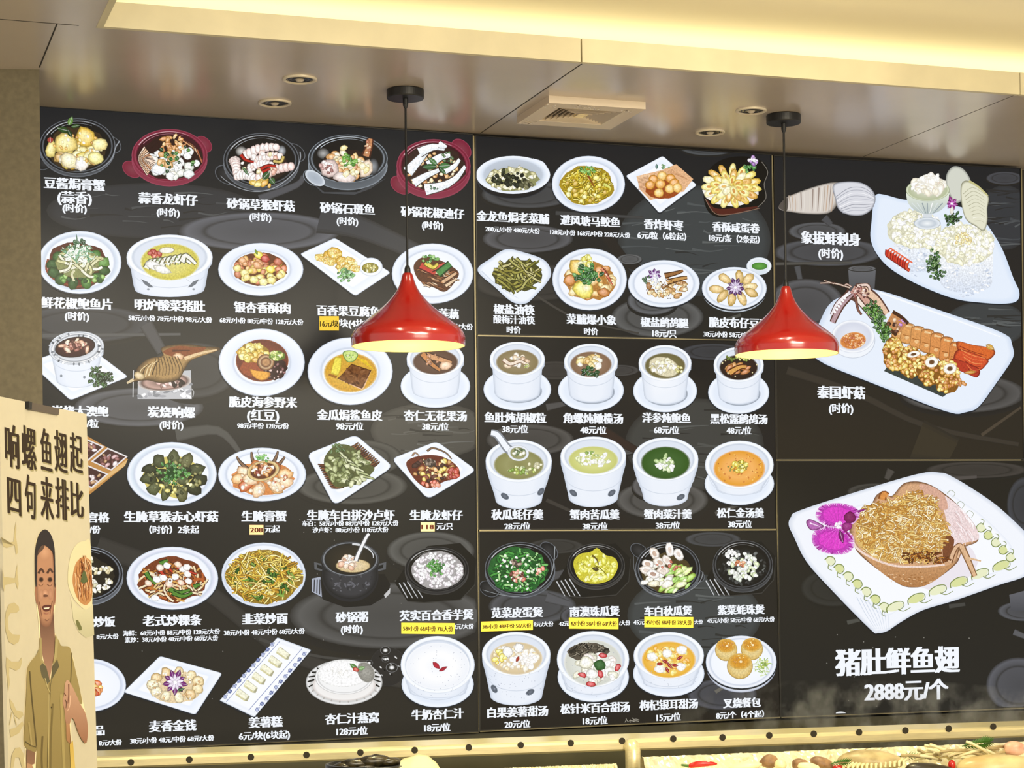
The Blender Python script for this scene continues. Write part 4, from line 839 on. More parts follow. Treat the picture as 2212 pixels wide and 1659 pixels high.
pic('black pot of white taro rice with chopped green onion')
def mat8(cx, cy, rx, ry, gx, gy):
    q = [(cx-rx, cy+ry*.35), (cx-rx*.75, cy-ry*.2), (cx-rx*.2, cy-ry*.9), (cx+rx*.6, cy-ry), (cx+rx, cy-ry*.45), (cx+rx*.95, cy+ry*.4), (cx+rx*.6, cy+ry*.9), (cx-rx*.3, cy+ry), (cx-rx*.7, cy+ry*.95)]
    a.P([(x+1, y+2) for x, y in q], '3c3a36'); a.P(q, '191714')
    for i in range(4): a.S([(gx+i*9-4, gy+2-i*2), (gx+i*11+14, gy+34)], 2.6, 'c6c8cc', 1.6, sm=False)
mat8(941, 1237, 88, 64, 866, 1258); a.pot(943, 1230, 69, 49, wall=6, shine='5c5a58'); dish()
a.under(945, 1232, 56, 41, 'a8a4a4', .03); a.heap(150, 945, 1232, 52, 37, 4.5, 3.5, ['f4f0f2', 'ffffff', 'e0d8de', 'ecdfe8'], out=.45); food(); a.herbs(34, 944, 1226, 15, 19, 8, ['4f9a3c', '3a7c30', '76b85c']); food('garnish')
cap(('芡实百合香芋煲', 943, 1328.6, 160), ('2元/大份', 1001, 1353, 44))

pic('white plate with an orange morsel, mostly behind the poster')
a.plate(194, 1480, 78, 57, .86, 'dfe6f8'); dish(); a.heap(10, 206, 1490, 12, 16, 10, 8, ['e8783a', 'f09a58', 'd85a34', 'f4c060']); food()
cap(('品', 215, 1577.5, 22), ('8元/大份', 238, 1604, 50))

pic('white square plate of golden coin balls around a purple flower')
def flower(x, y, r, c1='7c2a7c', c2='d8b8e0', n=9):
    for i in range(n): a.leaf(x, y, r*a.R.uniform(.8, 1.1), r*.5, i*6.28/n+.2, c1)
    for i in range(n): a.leaf(x, y, r*.7, r*.25, i*6.28/n+.5, c2)
    a.B(x, y, r*.18, r*.16, 0, 'fff8ff')
a.sq([(266, 1495), (345, 1417), (480, 1454), (422, 1544)], .05); dish(); a.under(380, 1484, 60, 34, 'e6cfa6', .05); a.ring(11, 379, 1479, 50, 27, 13, 11, ['e8cf9c', 'f0dfb8', 'dcbc84'], .3); a.heap(40, 379, 1482, 56, 34, 3, 2.4, ['fff2d8', 'c89c60', 'e8d0a0'], hole=.6); food(); flower(378, 1474, 28, '7a2a78', 'efe4f4'); a.leaf(382, 1492, 18, 8, -.3, '3a5c34'); food('garnish')
cap(('麦香金钱', 373, 1567.6, 103), ('38元/小份 48元/中份 68元/大份', 372, 1597, 182))

pic('long white plate with a blue pattern and six pale cakes')
a.sq([(599, 1377), (672, 1404), (549, 1549), (474, 1513)], .02, 'f0f4fc', .9)
for i in range(11):
    t = (i+.5)/11
    for p, q, k in (((593, 1386), (481, 1510), .02), ((662, 1406), (550, 1538), 0)):
        x, y = p[0]+(q[0]-p[0])*t, p[1]+(q[1]-p[1])*t; a.E(x, y, 4.2, 4.2, [(1, '3c4c84'), (.6, '6878b0'), (.3, 'd8e0f4'), (0, '2c3c74')] if i % 2 else 'd0d8f0', n=10)
        for k in range(3): a.S([(x-5+k*3, y+5), (x-1+k*3, y-4)], 1.1, '5a6aa4', sm=False)
for p, q in (((605, 1384), (488, 1516)), ((652, 1401), (537, 1534))): a.S([p, q], 1.2, '7686b8', sm=False)
dish()
for i in range(6):
    t = i/5; x, y = 607-t*88, 1412+t*90; a.P([(x-10, y-2), (x-2, y-15), (x+20, y+2), (x+15, y+13), (x+8, y+12)], 'b0ac8c'); a.G([(x-11, y-4), (x-4, y-15), (x+18, y+1), (x+10, y+10)], 'e4e4c4', 'f6f4dc', .8); a.S([(x-10, y-3), (x+10, y+11)], 4, 'd6d0a4', sm=False)
food()
cap(('姜薯糕', 573.5, 1559.6, 74), ('6元/块(6块起)', 571, 1588, 111))

pic('lidded glass bowl of white almond jelly with a clear dome lid')
a.E(838, 1440, 40, 42, [(1, '3c3b3a'), (.97, '2c2a28'), (0, '2f2c29')]); a.E(743, 1474, 83, 49, [(1, '9a9a98'), (.95, 'f2f2f2'), (.86, 'ccccca'), (.7, 'f8f8f8'), (0, 'e4e4e4')])
for i in range(26):
    t = i/26*6.283; x, y = 743+73*math.cos(t), 1470+40*math.sin(t); a.S([(743+64*math.cos(t), 1468+33*math.sin(t)), (743+79*math.cos(t), 1473+45*math.sin(t))], 5 if i % 2 else 3, '23221f' if math.sin(t) < .25 else 'b8b4b0', 3, sm=False)
a.E(743, 1480, 68, 34, [(1, 'd8d0cc'), (.9, 'f4f2f0'), (0, 'e8e4e2')]); a.E(743, 1462, 63, 38, [(1, 'a8a8a6'), (.96, 'ffffff'), (.9, 'd0d0d0'), (.86, 'f4f4f4'), (0, 'f8f8f8')])
for x, y, r in ((832, 1405, 11), (832, 1424, 8), (797, 1432, 8), (846, 1442, 13)): a.E(x, y, r, r*.8, [(1, '8a8a8c'), (.85, '1c1b1a'), (.5, '35332f'), (.2, 'f4f4f4'), (0, 'ffffff')], n=18)
for x, y in a.spots(14, 838, 1440, 26, 30): a.E(x, y, 3, 1.6, a.pick(['f0f0f0', '0e0d0c', 'a0a0a0']), .7, n=7)
dish(); a.E(741, 1455, 55, 29, [(1, 'e0e0de'), (.9, 'fbfbfb'), (0, 'ffffff')]); a.E(790, 1452, 18, 24, [(1, 'd0d0cc'), (.9, '8c8a82'), (0, 'a8a69e')], -.5); a.heap(40, 735, 1455, 30, 12, 4, 2.5, ['f2f2ee', 'ffffff', 'e4e2dc'], out=.8); food(); a.leaf(772, 1446, 22, 10, -2.5, '5a8a44'); a.leaf(772, 1446, 18, 9, -.3, '84b06c'); a.B(768, 1446, 7, 5, .5, 'b8402c'); food('garnish')
cap(('杏仁汁燕窝', 760, 1551.5, 117), ('128元/位', 760, 1579, 68))

pic('white bowl of milky almond soup with two goji berries')
a.saucer(945, 1478, 78, 50); a.cup(945, 1436, 80, 62, 1508, 62, 'f2f5fb', .86, .82, 3, lip=.35); 
for x, y in a.spots(60, 945, 1450, 70, 60): a.E(x, y, .9, .9, 'b4bac8', n=5)
dish(); a.leaf(934, 1430, 22, 11, .75, 'b8283a', False); food('garnish'); a.leaf(947, 1450, 22, 8, -.5, 'a82838', False); food('garnish')
cap(('牛奶杏仁汁', 945, 1542.5, 114), ('18元/位', 944, 1571.5, 57))
# ---- middle top board
a = board([(1027.5, 294.5), (1664, 335), (1671, 734), (1031, 721.5)], 'upper middle menu board with fried dishes and vegetables', ('272729', '312e28'), 23)
a.bg = ('242424', '2a2722')
marble(1500, 520, 165, 120, '474c4e'); ghost(1140, 420, 100, 30, '4f5052'); ghost(1140, 516, 98, 30, '5b5b5e'); ghost(1150, 610, 130, 40, '3d3a36'); gline([(1310, 510), (1360, 570), (1440, 600)], 22, '2a2521', 12)
ghost(1360, 560, 27, 11, '68696a'); ghost(1420, 685, 100, 44, '5f5f5e'); ghost(1410, 650, 55, 30, '66676a'); gline([(1545, 700), (1600, 680)], 9, '56564f', 6); ghost(1530, 320, 60, 16, '525558'); gline([(1200, 460), (1390, 470)], 8, '4a4a4a', 5)
gline([(1160, 640), (1250, 690), (1380, 720)], 5, '4c4842', 3); backdrop()

pic('white oval bowl of pale fish with dark pickled radish')
a.E(1108, 388, 78, 42, [(1, '3c4046'), (.95, '1c1c1e'), (0, '1c1c1e')]); a.E(1108, 378, 80, 41, [(1, 'e2eaf6'), (.96, 'f6faff'), (.85, 'dfe8f5'), (.78, 'c2cbd8'), (0, 'aeb4b8')]); a.S([(1030, 380), (1045, 398), (1080, 412), (1100, 416)], 7, 'eef4ff', 3); a.S([(1150, 345), (1172, 352), (1184, 370)], 5, 'eef4ff', 3); dish()
a.under(1107, 388, 55, 26, '8f9060', .08); a.heap(64, 1107, 388, 52, 24, 8, 4.5, ['ece6c0', 'd8d09c', 'f6f2dc', 'b8b27c', 'e4deb8'], out=.25); a.heap(26, 1104, 384, 44, 18, 6, 5, ['24281a', '343822', '15180e']); a.heap(10, 1136, 396, 12, 9, 7, 4, ['4a4a30', '2c2c1c', '6a6848'], rot=1); food()
cap(('金龙鱼焗老菜脯', 1107.6, 470, 158), ('280元/小份 480元/大份', 1107, 497, 118))
pic('white plate of fine golden fried garlic crumbs and fish')
a.plate(1270.5, 398, 79, 61, .8, 'dfe8f6'); dish(); a.noodles(190, 1268, 401, 57, 43, 12, 2.6, ['e8d44c', 'd4b830', 'f4e888', 'b89a20', 'ece064'], 'a88e20', '6e5c10'); a.heap(24, 1268, 404, 50, 36, 6, 5, ['ecd85c', 'd0b434', 'f4ea98', 'c0a028']); food()
a.herbs(16, 1272, 368, 13, 6, 9, ['6fa838', '4a8828', '98c860']); a.S([(1268, 380), (1275, 392), (1282, 406)], 4, '8a4a1c', 2); a.B(1286, 385, 7, 6, 0, 'f0e070'); a.S([(1302, 398), (1318, 408)], 5, 'dce078', 3); food('garnish')
cap(('避风塘马鲛鱼', 1274.7, 478, 130), ('128元/小份 168元/中份 228元/大份', 1274.5, 505, 173))
pic('white diamond plate of fried balls on printed paper')
a.sq([(1351, 380), (1431, 337), (1505, 400), (1424, 461)], .05); dish(); a.P([(1374, 381), (1428, 368), (1460, 355), (1497, 387), (1476, 414), (1440, 422), (1404, 433), (1382, 410)], 'e4b488'); a.V([(1374, 381), (1404, 376), (1402, 418), (1384, 412)], 'efcba4', 'dca880')
for i in range(9): a.S([(1378, 386+i*3), (1400, 382+i*3)], .9, 'b88058', sm=False)
for i in range(12): a.S([(1440+i*3, 372+i), (1452+i*3, 366+i*2)], .9, 'c48c60', sm=False)
a.under(1431, 410, 38, 20, '9c4a1c'); 
for x, y in ((1411, 388), (1430, 380), (1448, 386), (1404, 400), (1426, 398), (1456, 396), (1446, 408), (1422, 417), (1462, 406)): a.B(x, y, 11, 10.5, 0, a.pick(['e8a848', 'f0bc60', 'dc9838']), j=.06, out=.5)
food(); a.herbs(6, 1437, 361, 8, 4, 7, ['5a8a4c', '8ab07c']); a.leaf(1418, 366, 12, 6, -1.6, '4f7a70'); food('garnish')
cap(('香炸虾枣', 1433, 486, 86), ('6元/粒（6粒起）', 1429, 510, 106))
pic('dark leaf shaped dish of yellow salted egg rolls fanned like a flower')
a.P(curve([(1519, 420), (1530, 370), (1560, 345), (1605, 338), (1645, 348), (1660, 372), (1650, 400), (1655, 430), (1630, 452), (1595, 456), (1560, 470), (1530, 458)]), '15120e'); a.P(curve([(1527, 432), (1545, 450), (1590, 450), (1640, 446), (1600, 458), (1560, 464), (1535, 452)]), '54241a'); a.S([(1645, 350), (1658, 372), (1650, 398), (1654, 428), (1636, 448)], 1.6, '77726a'); a.S([(1523, 430), (1545, 462), (1585, 462), (1640, 450)], 1.6, '8a6a58'); dish()
a.under(1579, 412, 60, 34, 'f4f0e8', .05); PE = ['f0d86c', 'f6e694', 'e2bc48', 'f9f0bc', 'd8a848']
for rr, n, l in ((1, 15, 26), (.66, 12, 24), (.34, 7, 20)):
    for i in sorted(range(n), key=lambda i: math.sin(6.28*i/n+rr)):
        t = 6.28*i/n+rr; a.B(1579+50*rr*math.cos(t), 402+34*rr*math.sin(t), l*.62, 8, math.atan2(34*math.sin(t), 50*math.cos(t)), a.pick(PE), j=.1, out=.55)
        a.E(1579+48*rr*math.cos(t), 402+33*rr*math.sin(t), 6, 3, a.pick(['d89a50', 'e6b868', 'fff6d0']), t, n=8)
food(); a.herbs(20, 1622, 362, 13, 8, 8, ['2f6a28', '4c9440', '7cb868']); a.heap(10, 1625, 348, 10, 9, 5, 4, ['e8dcf0', 'b48ac8', 'ffffff', '8a5aa0']); food('garnish')
cap(('香酥咸蛋卷', 1589, 492, 103), ('18元/条（2条起）', 1585.5, 516, 110))
pic('white leaf plate of olive green fried string beans')
p = curve([(1031, 584), (1060, 558), (1092, 539), (1130, 545), (1175, 562), (1190, 588), (1180, 612), (1150, 645), (1133, 656), (1105, 652), (1068, 620)]); a.P([(x, y+2) for x, y in p], '222426'); a.G(p, 'ccd6e6', 'f2f7ff', .88); a.S([(1040, 586), (1080, 622), (1120, 645)], 3, 'd4deec', 1); dish()
a.under(1117, 594, 50, 36, '4c4a1c', .12)
for i in range(70):
    x, y = a.spots(1, 1116, 594, 42, 30)[0]; t = a.R.uniform(-1.2, 1.6); l = a.R.uniform(12, 26); a.S([(x-l*math.cos(t), y-l*math.sin(t)*.6), (x+a.R.uniform(-5, 5), y+a.R.uniform(-4, 4)), (x+l*math.cos(t), y+l*math.sin(t)*.6)], 5, a.pick(['a09a48', '7c7a30', 'b8b468', '8c8438', 'ccc488']), 3, out='3a3812')
food(); a.leaf(1104, 562, 10, 5, -1.2, '5c5c20', False); food('garnish'); a.leaf(1155, 573, 16, 5, -.9, '6a6a2c', False); food('garnish')
cap(('椒盐油筷', 1110, 669, 89), ('酸梅汁油筷', 1110, 691, 90), ('时价', 1109, 712.6, 31))
pic('white round plate of pan fried geoduck with egg and coriander')
a.plate(1273, 603.5, 80.5, 67, .84, 'e4ecf8'); dish(); a.under(1274, 606, 54, 42, 'b8803c', .1); a.heap(38, 1274, 605, 50, 38, 11, 8, ['d89850', 'e8b870', 'f0d080', 'c88844', 'eecf94']); a.B(1250, 577, 22, 18, .4, 'e8c058'); a.B(1230, 605, 15, 14, 0, 'c8843c'); a.B(1260, 625, 24, 20, .3, 'f0dc64'); a.E(1266, 622, 10, 8, [(1, 'f6ec9c'), (0, 'fffbe8')]); a.B(1303, 632, 14, 10, 0, 'c07c38')
for i in range(9): a.S([(1298+i*3, 580+i*4), (1312+i, 590+i*3)], 4, a.pick(['d8684c', 'e89878', 'f2d0b8']), 2, out='7a3420')
a.heap(12, 1268, 566, 18, 12, 7, 5, ['e8e078', 'd0c848', 'f4f0b0']); food(); a.herbs(44, 1273, 594, 26, 20, 12, ['3f7a38', '5a9a4c', '2a5a2a', '78b068']); food('garnish')
cap(('菜脯爆小象', 1277, 690.5, 108), ('时价', 1276, 716, 31))
pic('white oval plate of fried quail legs with a purple flower')
a.plate(1433.5, 613, 77.5, 51, .84, 'e4ecf8'); dish(); a.heap(34, 1440, 622, 44, 20, 9, 6, ['d8b478', 'b88848', 'e8d0a0', '9a6c38', 'f0e0c0'], None); a.S([(1435, 596), (1460, 590), (1475, 585)], 8, '9a6a3c', 3, out='4a2c14'); a.S([(1440, 610), (1470, 602), (1484, 600)], 8, 'c89858', 4, out='4a2c14')
for x, y in a.spots(40, 1440, 625, 44, 22): a.E(x, y, 1.6, 1.2, a.pick(['5a3a1c', 'fff4e0']), n=6)
food(); flower(1413, 595, 18, '6a2c7c', 'd8c8e8', 7); a.noodles(24, 1420, 608, 24, 10, 14, 1.6, ['ffffff', 'e8ecf4', 'c8d0dc']); a.herbs(7, 1398, 606, 7, 6, 8, ['3c5c3c', '4f704c']); food('garnish')
cap(('椒盐鹧鸪腿', 1435, 697, 104), ('18元/只', 1434.5, 720.5, 53))
pic('white plate of bean curd pockets round a flower with a green dip bowl')
a.E(1639, 575, 27, 19, [(1, 'c4d0dc'), (.9, 'f6faff'), (.72, 'dfe8f0'), (0, 'eaf0f6')]); a.P([(1620, 585), (1658, 585), (1650, 592), (1640, 594), (1628, 591)], 'dce6f0'); a.E(1640, 575, 17, 8, [(1, '3a6a28'), (.8, '4f8f38'), (0, '6aa84c')]); a.E(1585.5, 630, 69, 45, [(1, '9aa4b0'), (.95, 'd4dce6'), (0, 'e4eaf2')]); a.plate(1585.5, 623, 70, 46, .86, 'e6edf8'); dish()
for x, y, t in ((1565, 602, .6), (1597, 598, 1.4), (1615, 604, 2.2), (1548, 625, .1), (1620, 620, -.1), (1560, 640, -.8), (1622, 632, .5), (1580, 646, -1.4), (1602, 645, -2.0)): a.B(x, y, 17, 9.5, t, a.pick(['d8b874', 'e4c88c', 'ccaa60']), j=.1, out=.5)
food(); flower(1588, 621, 22, '5a2468', 'dccce8', 9); food('garnish')
cap(('脆皮布仔豆干', 1596, 698, 131), ('38元/小份 58元/中份', 1573, 723, 109))

# ---- middle centre board
a = board([(1032, 727.5), (1672.5, 738), (1675.5, 1141), (1034.5, 1143)], 'centre menu board showing eight soups in white cups', ('2d2a26', '2c2723'), 31)
a.bg = ('262421', '25211e')
marble(1500, 960, 150, 100, '4a4a46'); ghost(1145, 950, 95, 34, '55524e'); ghost(1430, 1080, 100, 42, '5c5a57'); ghost(1420, 1050, 55, 30, '626060'); ghost(1350, 970, 28, 12, '5c5a56'); gline([(1300, 930), (1350, 960), (1380, 975)], 22, '3a2a22', 12); gline([(1180, 1080), (1290, 1130)], 8, '45403a', 4); ghost(1200, 800, 60, 20, '403c38'); gline([(1180, 880), (1230, 870)], 14, '5a5856', 8); gline([(1545, 1110), (1610, 1085)], 8, '5a5650', 5); ghost(1540, 760, 70, 18, '45464a'); ghost(1340, 800, 40, 12, '4a4846'); backdrop()
CUPS = [(1117, 776.5, 59.5, 38, 867, 49, 841, 73, '8a7a54', 'white cup of pale fish maw soup with pepper on a saucer'), (1276, 781, 58, 38.5, 869, 47, 843, 71, '86684e', 'white cup of conch and olive soup with a dark leaf on a saucer'), (1436, 784.5, 57, 39, 873, 45, 844.5, 69, '70683f', 'white cup of ginseng abalone soup on a saucer'), (1595, 788, 54, 38, 873, 43, 848, 66, '33231a', 'white cup of dark truffle quail soup, just under the right lamp')]
CAP = [(('鱼肚炖胡椒粒', 1113, 902.5, 134), ('38元/位', 1112, 927, 57)), (('角螺炖橄榄汤', 1281, 904, 130), ('48元/位', 1281, 929, 57)), (('洋参炖鲍鱼', 1439, 903, 105), ('68元/位', 1439, 929, 55)), (('黑松露鹧鸪汤', 1595.6, 905.4, 124), ('48元/位', 1595.6, 930, 54))]
for i, (x, y, rx, ry, bot, brx, sy, srx, so, lab) in enumerate(CUPS):
    pic(lab); a.saucer(x, sy, srx, 46); a.E(x+2, bot-22, brx*1.06, 26, [(1, 'c8d1de'), (.95, '8f98a6'), (.9, 'c4cddb'), (0, 'c4cddb')]); a.cup(x, y, rx, ry, bot, brx, so, .78, .72, 6); dish()
    if i == 0: a.heap(12, x, y+7, 28, 12, 10, 6, ['f0e0c8', 'e0c8a8', 'f8f0e0', 'c8a888']); a.S([(x-30, y), (x-15, y+10), (x+5, y+4), (x+20, y+10)], 7, 'f2e2d0', 4, out='8a6c50'); a.herbs(6, x+22, y+12, 8, 5, 5, ['b8c060', '94a84c'])
    if i == 1: a.heap(16, x, y+2, 26, 12, 9, 7, ['f2e6c0', 'e4c880', 'faf4e0', 'd8b060']); a.herbs(12, x+2, y+20, 17, 6, 12, ['2c5228', '3c6a34', '1e3c1e'])
    if i == 2: a.E(x-2, y+8, 34, 21, [(1, '6a5c34'), (.9, 'e0d8b8'), (0, 'd8ceaa')], .3); a.heap(26, x-2, y+8, 26, 15, 7, 5, ['f6f2dc', 'e8e0bc', 'fffcf0', 'cfc48c']); a.heap(10, x+30, y+14, 8, 8, 3, 3, ['c8c070', 'e8e4a8'])
    if i == 3: a.heap(20, x, y-14, 34, 5, 4, 3, ['8a9a3c', 'c0c868', '5c6a20']); a.heap(9, x+2, y+10, 26, 10, 13, 6, ['c88a48', 'b87438', 'd8a060'], rot=-.5); a.S([(x-20, y+18), (x, y+6), (x+16, y+4)], 10, 'dca458', 5, out='5a2c10'); a.heap(10, x, y+4, 40, 22, 2, 2, ['d8c890'], hole=.8)
    food(); cap(*CAP[i])
POTS = [(1120, 996, 71.5, 46, 1099.5, 51, '8c8a54', 'white holed warmer cup of greenish oyster soup with a spoon'), (1281, 986, 71, 43, 1096, 54, 'c9cc78', 'white holed warmer cup of pale green bitter melon soup'), (1437, 992, 71, 47, 1094, 49, '35591c', 'white holed warmer cup of deep green vegetable soup'), (1596.5, 1004, 74, 52, 1070, 50, 'e6a032', 'white bowl of orange golden soup on a saucer')]
CAP = [(('秋瓜蚝仔羹', 1117, 1111.5, 113), ('28元/位', 1117, 1137, 57)), (('蟹肉苦瓜羹', 1284, 1111.5, 108), ('38元/位', 1285, 1137, 55)), (('蟹肉菜汁羹', 1442, 1110.6, 104), ('38元/位', 1442, 1135, 53)), (('松仁金汤羹', 1598.7, 1108, 102), ('38元/位', 1597.5, 1132, 52))]
def holes(*hs):
    for x, y, s in hs: a.E(x, y, 10, 6, [(1, '8d96a4'), (.8, '555c66'), (0, '747b88')], s, n=16)
for i, (x, y, rx, ry, bot, brx, so, lab) in enumerate(POTS):
    pic(lab)
    if i == 3: a.saucer(x, 1045, 75, 46)
    a.cup(x, y, rx, ry, bot, brx, so, .76, .7 if i < 2 else .76, 8, lip=.36); 
    if i == 0: holes((1090, 1072, .6), (1168, 1062, -.9))
    if i == 1: holes((1238, 1065, .7), (1321, 1065, -.7))
    if i == 2: holes((1470, 1074, -.5),)
    dish()
    if i == 0: a.heap(20, x+8, y+20, 32, 8, 5, 3.5, ['a8b850', '7c9a34', 'd8dca0', 'b0b888']); a.heap(8, x+36, y+8, 14, 8, 5, 4, ['c8c49c', 'dcd8b8'])
    if i == 1: a.heap(40, x, y+6, 36, 16, 6, 3, ['f8f8f0', 'eef0d8', 'ffffff', 'd0d8a0'], out=.6); a.herbs(8, x-4, y-8, 20, 6, 6, ['8fae4c'])
    if i == 2: a.heap(26, x, y+8, 20, 16, 7, 4, ['eef4dc', 'd0e0b0', 'ffffff', 'a8c080'], out=.5)
    if i == 3: a.heap(50, x, y+8, 50, 34, 2, 1.4, ['c87828', 'f0c060', 'b86a20'], out=.9, hi=.1); a.heap(24, x, y+4, 17, 11, 6, 4, ['ecd84c', 'd8bc30', 'f4e880', 'a89820']); a.herbs(8, x-4, y+8, 22, 10, 5, ['8a8a28'])
    food()
    if i == 0: a.S([(1060, 935), (1074, 940), (1095, 968), (1108, 976)], 9, 'f2f6fc', 14, out='8a8f98'); a.E(1119, 979, 23, 17, [(1, 'aab0ba'), (.93, 'f8fbff'), (.78, 'd8dee8'), (.72, '9a9a6c'), (0, 'a8a878')], .1); a.heap(14, 1120, 977, 13, 8, 4, 3, ['e8e8d4', '4a5a38', 'c8ccb0', '687850']); food('spoon')
    cap(*CAP[i])

# ---- middle lower board
a = board([(1035, 1149.5), (1676, 1147), (1684, 1547), (1037, 1577)], 'lower middle menu board with black pots above white sweet soups', ('2b2823', '2e2922'), 41)
a.bg = ('24231f', '27241e')
marble(1500, 1330, 145, 90, '4b4f50'); ghost(1150, 1310, 95, 38, '55565a'); ghost(1560, 1500, 75, 34, '52535a'); gline([(1180, 1250), (1240, 1230)], 18, '5a5a5c', 10); ghost(1540, 1165, 60, 16, '4a4b4e'); ghost(1260, 1330, 50, 22, '55555a'); gline([(1180, 1290), (1230, 1305)], 20, '626368', 12); ghost(1200, 1180, 60, 16, '3f3d3a'); gline([(1545, 1495), (1570, 1480)], 8, '77746c', 6); a.noodles(6, 1365, 1556, 22, 3, 12, 1.4, ['a09a8c']); backdrop()
pic('black pot of green amaranth with egg')
a.pot(1123, 1228, 76, 57, wall=7, ears=((1185, 1190, 20, .8), (1056, 1272, 20, .5))); a.S([(1198, 1180), (1196, 1215), (1188, 1245), (1160, 1275), (1120, 1288), (1078, 1284), (1042, 1274)], 2, '9aa0a4', .8); dish()
a.noodles(120, 1120, 1232, 63, 49, 20, 4, ['4fa044', '2f7a30', '76c068', '1f5a24', 'a8d890', '3c8c3c'], '24602a', '123a18'); a.heap(26, 1120, 1232, 56, 42, 4, 3, ['eef8e8', 'c8e4b8', 'fff8f0']); a.heap(12, 1118, 1246, 18, 12, 6, 4, ['e8a890', '6a3428', 'f4dcc8', 'c86a54']); a.heap(6, 1112, 1216, 12, 6, 7, 3, ['4a3c34', 'a08878']); a.heap(6, 1165, 1232, 8, 12, 4, 4, ['f0b8a4', 'e88a74']); food()
cap(('苋菜皮蛋煲', 1116.5, 1323, 112), ('8元/大份', 1173.5, 1348, 43))
pic('black pot of bright yellow bead melon')
mat8(1283, 1232, 78, 58, 1206, 1254); a.pot(1287, 1221, 62, 47, wall=6, shine='6a6864'); dish()
a.P(curve([(1238, 1218), (1250, 1198), (1275, 1192), (1290, 1184), (1305, 1198), (1328, 1206), (1334, 1226), (1318, 1252), (1285, 1261), (1252, 1252)]), 'cfc638'); a.heap(60, 1287, 1228, 42, 28, 8, 4, ['e8e458', 'f2f07c', 'd8d440', 'f8f6a8', 'c8c030'], out=.6); a.S([(1278, 1200), (1288, 1208), (1292, 1220)], 5, '6a5a1c', 2); a.S([(1284, 1222), (1296, 1228), (1310, 1242)], 3, '7a7020', 1); a.B(1286, 1229, 7, 4, .3, '4a3c14'); food()
cap(('南澳珠瓜煲', 1284, 1320.7, 109), ('42元', 1217.5, 1347, 22), ('/大份', 1348.5, 1345.5, 24))
pic('black pot of clams and pale green melon slices')
a.pot(1442, 1228, 70, 57, wall=7, ears=((1380, 1190, 18, .6), (1502, 1242, 18, .5))); a.S([(1518, 1236), (1512, 1255), (1490, 1275), (1445, 1288), (1400, 1278), (1372, 1240), (1368, 1200)], 2, '8c9094', .6); dish()
a.under(1441, 1238, 56, 42, '4a3c1c', .1); a.heap(26, 1456, 1250, 38, 26, 13, 5.5, ['c0dc6c', 'd8ec94', 'a4c850', 'e8f4b8', '9cc858'], rot=-.6); a.heap(14, 1420, 1245, 36, 22, 12, 7, ['f2ecd8', 'e4dcc0', 'fbf8ec'], rot=-.5)
for x, y, t in ((1413, 1196, 1.2), (1446, 1188, 1.4), (1465, 1197, 1), (1398, 1218, .2), (1395, 1232, .1), (1425, 1215, .5), (1440, 1210, .8), (1410, 1240, .3), (1432, 1232, .1)): a.B(x, y, 15, 10, t, a.pick(['f4e8dc', 'ecdcd0', 'faf4ee'])); a.E(x, y, 7, 4.5, a.pick(['d0b4a0', 'b89888', 'e8d8cc']), t, n=9)
a.heap(7, 1440, 1222, 30, 12, 4, 3, ['b85a3c', 'c87a50']); food()
cap(('车白秋瓜煲', 1443, 1319.8, 104), ('45元', 1379.5, 1344, 24), ('大份', 1508, 1343.5, 19))
pic('black pot of dark seaweed topped with white oysters')
mat8(1600, 1228, 74, 58, 1528, 1252); a.pot(1604, 1220, 65, 53, wall=7, shine='75777a'); dish(); a.heap(90, 1603, 1224, 52, 38, 5, 3, ['2a2a2a', '1a1a1c', '4a4c4c', '383a38', '6a6e6c'], '131313', hi=.25); a.heap(60, 1606, 1224, 33, 30, 6, 4.5, ['f8f8f4', 'e8ece0', 'ffffff', 'd4dccc', 'c8d4a8'], out=.5); a.heap(12, 1575, 1195, 12, 7, 5, 4, ['f4f4f0', 'ffffff']); a.heap(9, 1597, 1218, 12, 6, 5, 3, ['c8783c', 'b05c30', 'e0a070']); food()
cap(('紫菜蚝珠煲', 1600, 1317, 102), ('45元/小份 58元/中份 68元/大份', 1600, 1339, 146))
pic('white speckled holed cup of ginkgo and ginger yam sweet soup')
def speck(x, y, rx, ry, n=60):
    for p, q in a.spots(n, x, y, rx, ry): a.E(p, q, .9, .9, 'aeb4c2', n=5)
a.cup(1114.6, 1413, 74, 48, 1524, 57, 'd8c49c', .77, .74, 9, lip=.36); holes((1145, 1495, -.5), (1067, 1488, 1.0)); speck(1114, 1470, 60, 40); dish(); a.heap(40, 1114, 1422, 48, 28, 8, 6, ['f8f4ee', 'efe2cc', 'f6ecd8', 'e6d0a4', 'ffffff'], out=.7); a.heap(7, 1082, 1420, 14, 16, 9, 6, ['f0d040', 'f6e070']); a.B(1096, 1408, 10, 12, -.5, 'f8f6f2'); a.B(1120, 1400, 11, 11, 0, 'faf8f4'); a.heap(26, 1138, 1424, 20, 14, 5, 4, ['fbf8f4', 'eee6dc'], out=.8); food(); a.leaf(1114, 1430, 15, 7, -1.1, 'a8402c', False); food('garnish')
cap(('白果姜薯甜汤', 1118, 1537.5, 132), ('20元/位', 1117, 1564, 56))
pic('white speckled bowl of lily bulb sweet soup with a green olive')
a.saucer(1281, 1462, 77, 54); a.cup(1280.5, 1424, 78, 61, 1500, 60, 'd4d6cc', .8, .82, 8, lip=.36); speck(1281, 1450, 70, 55); dish()
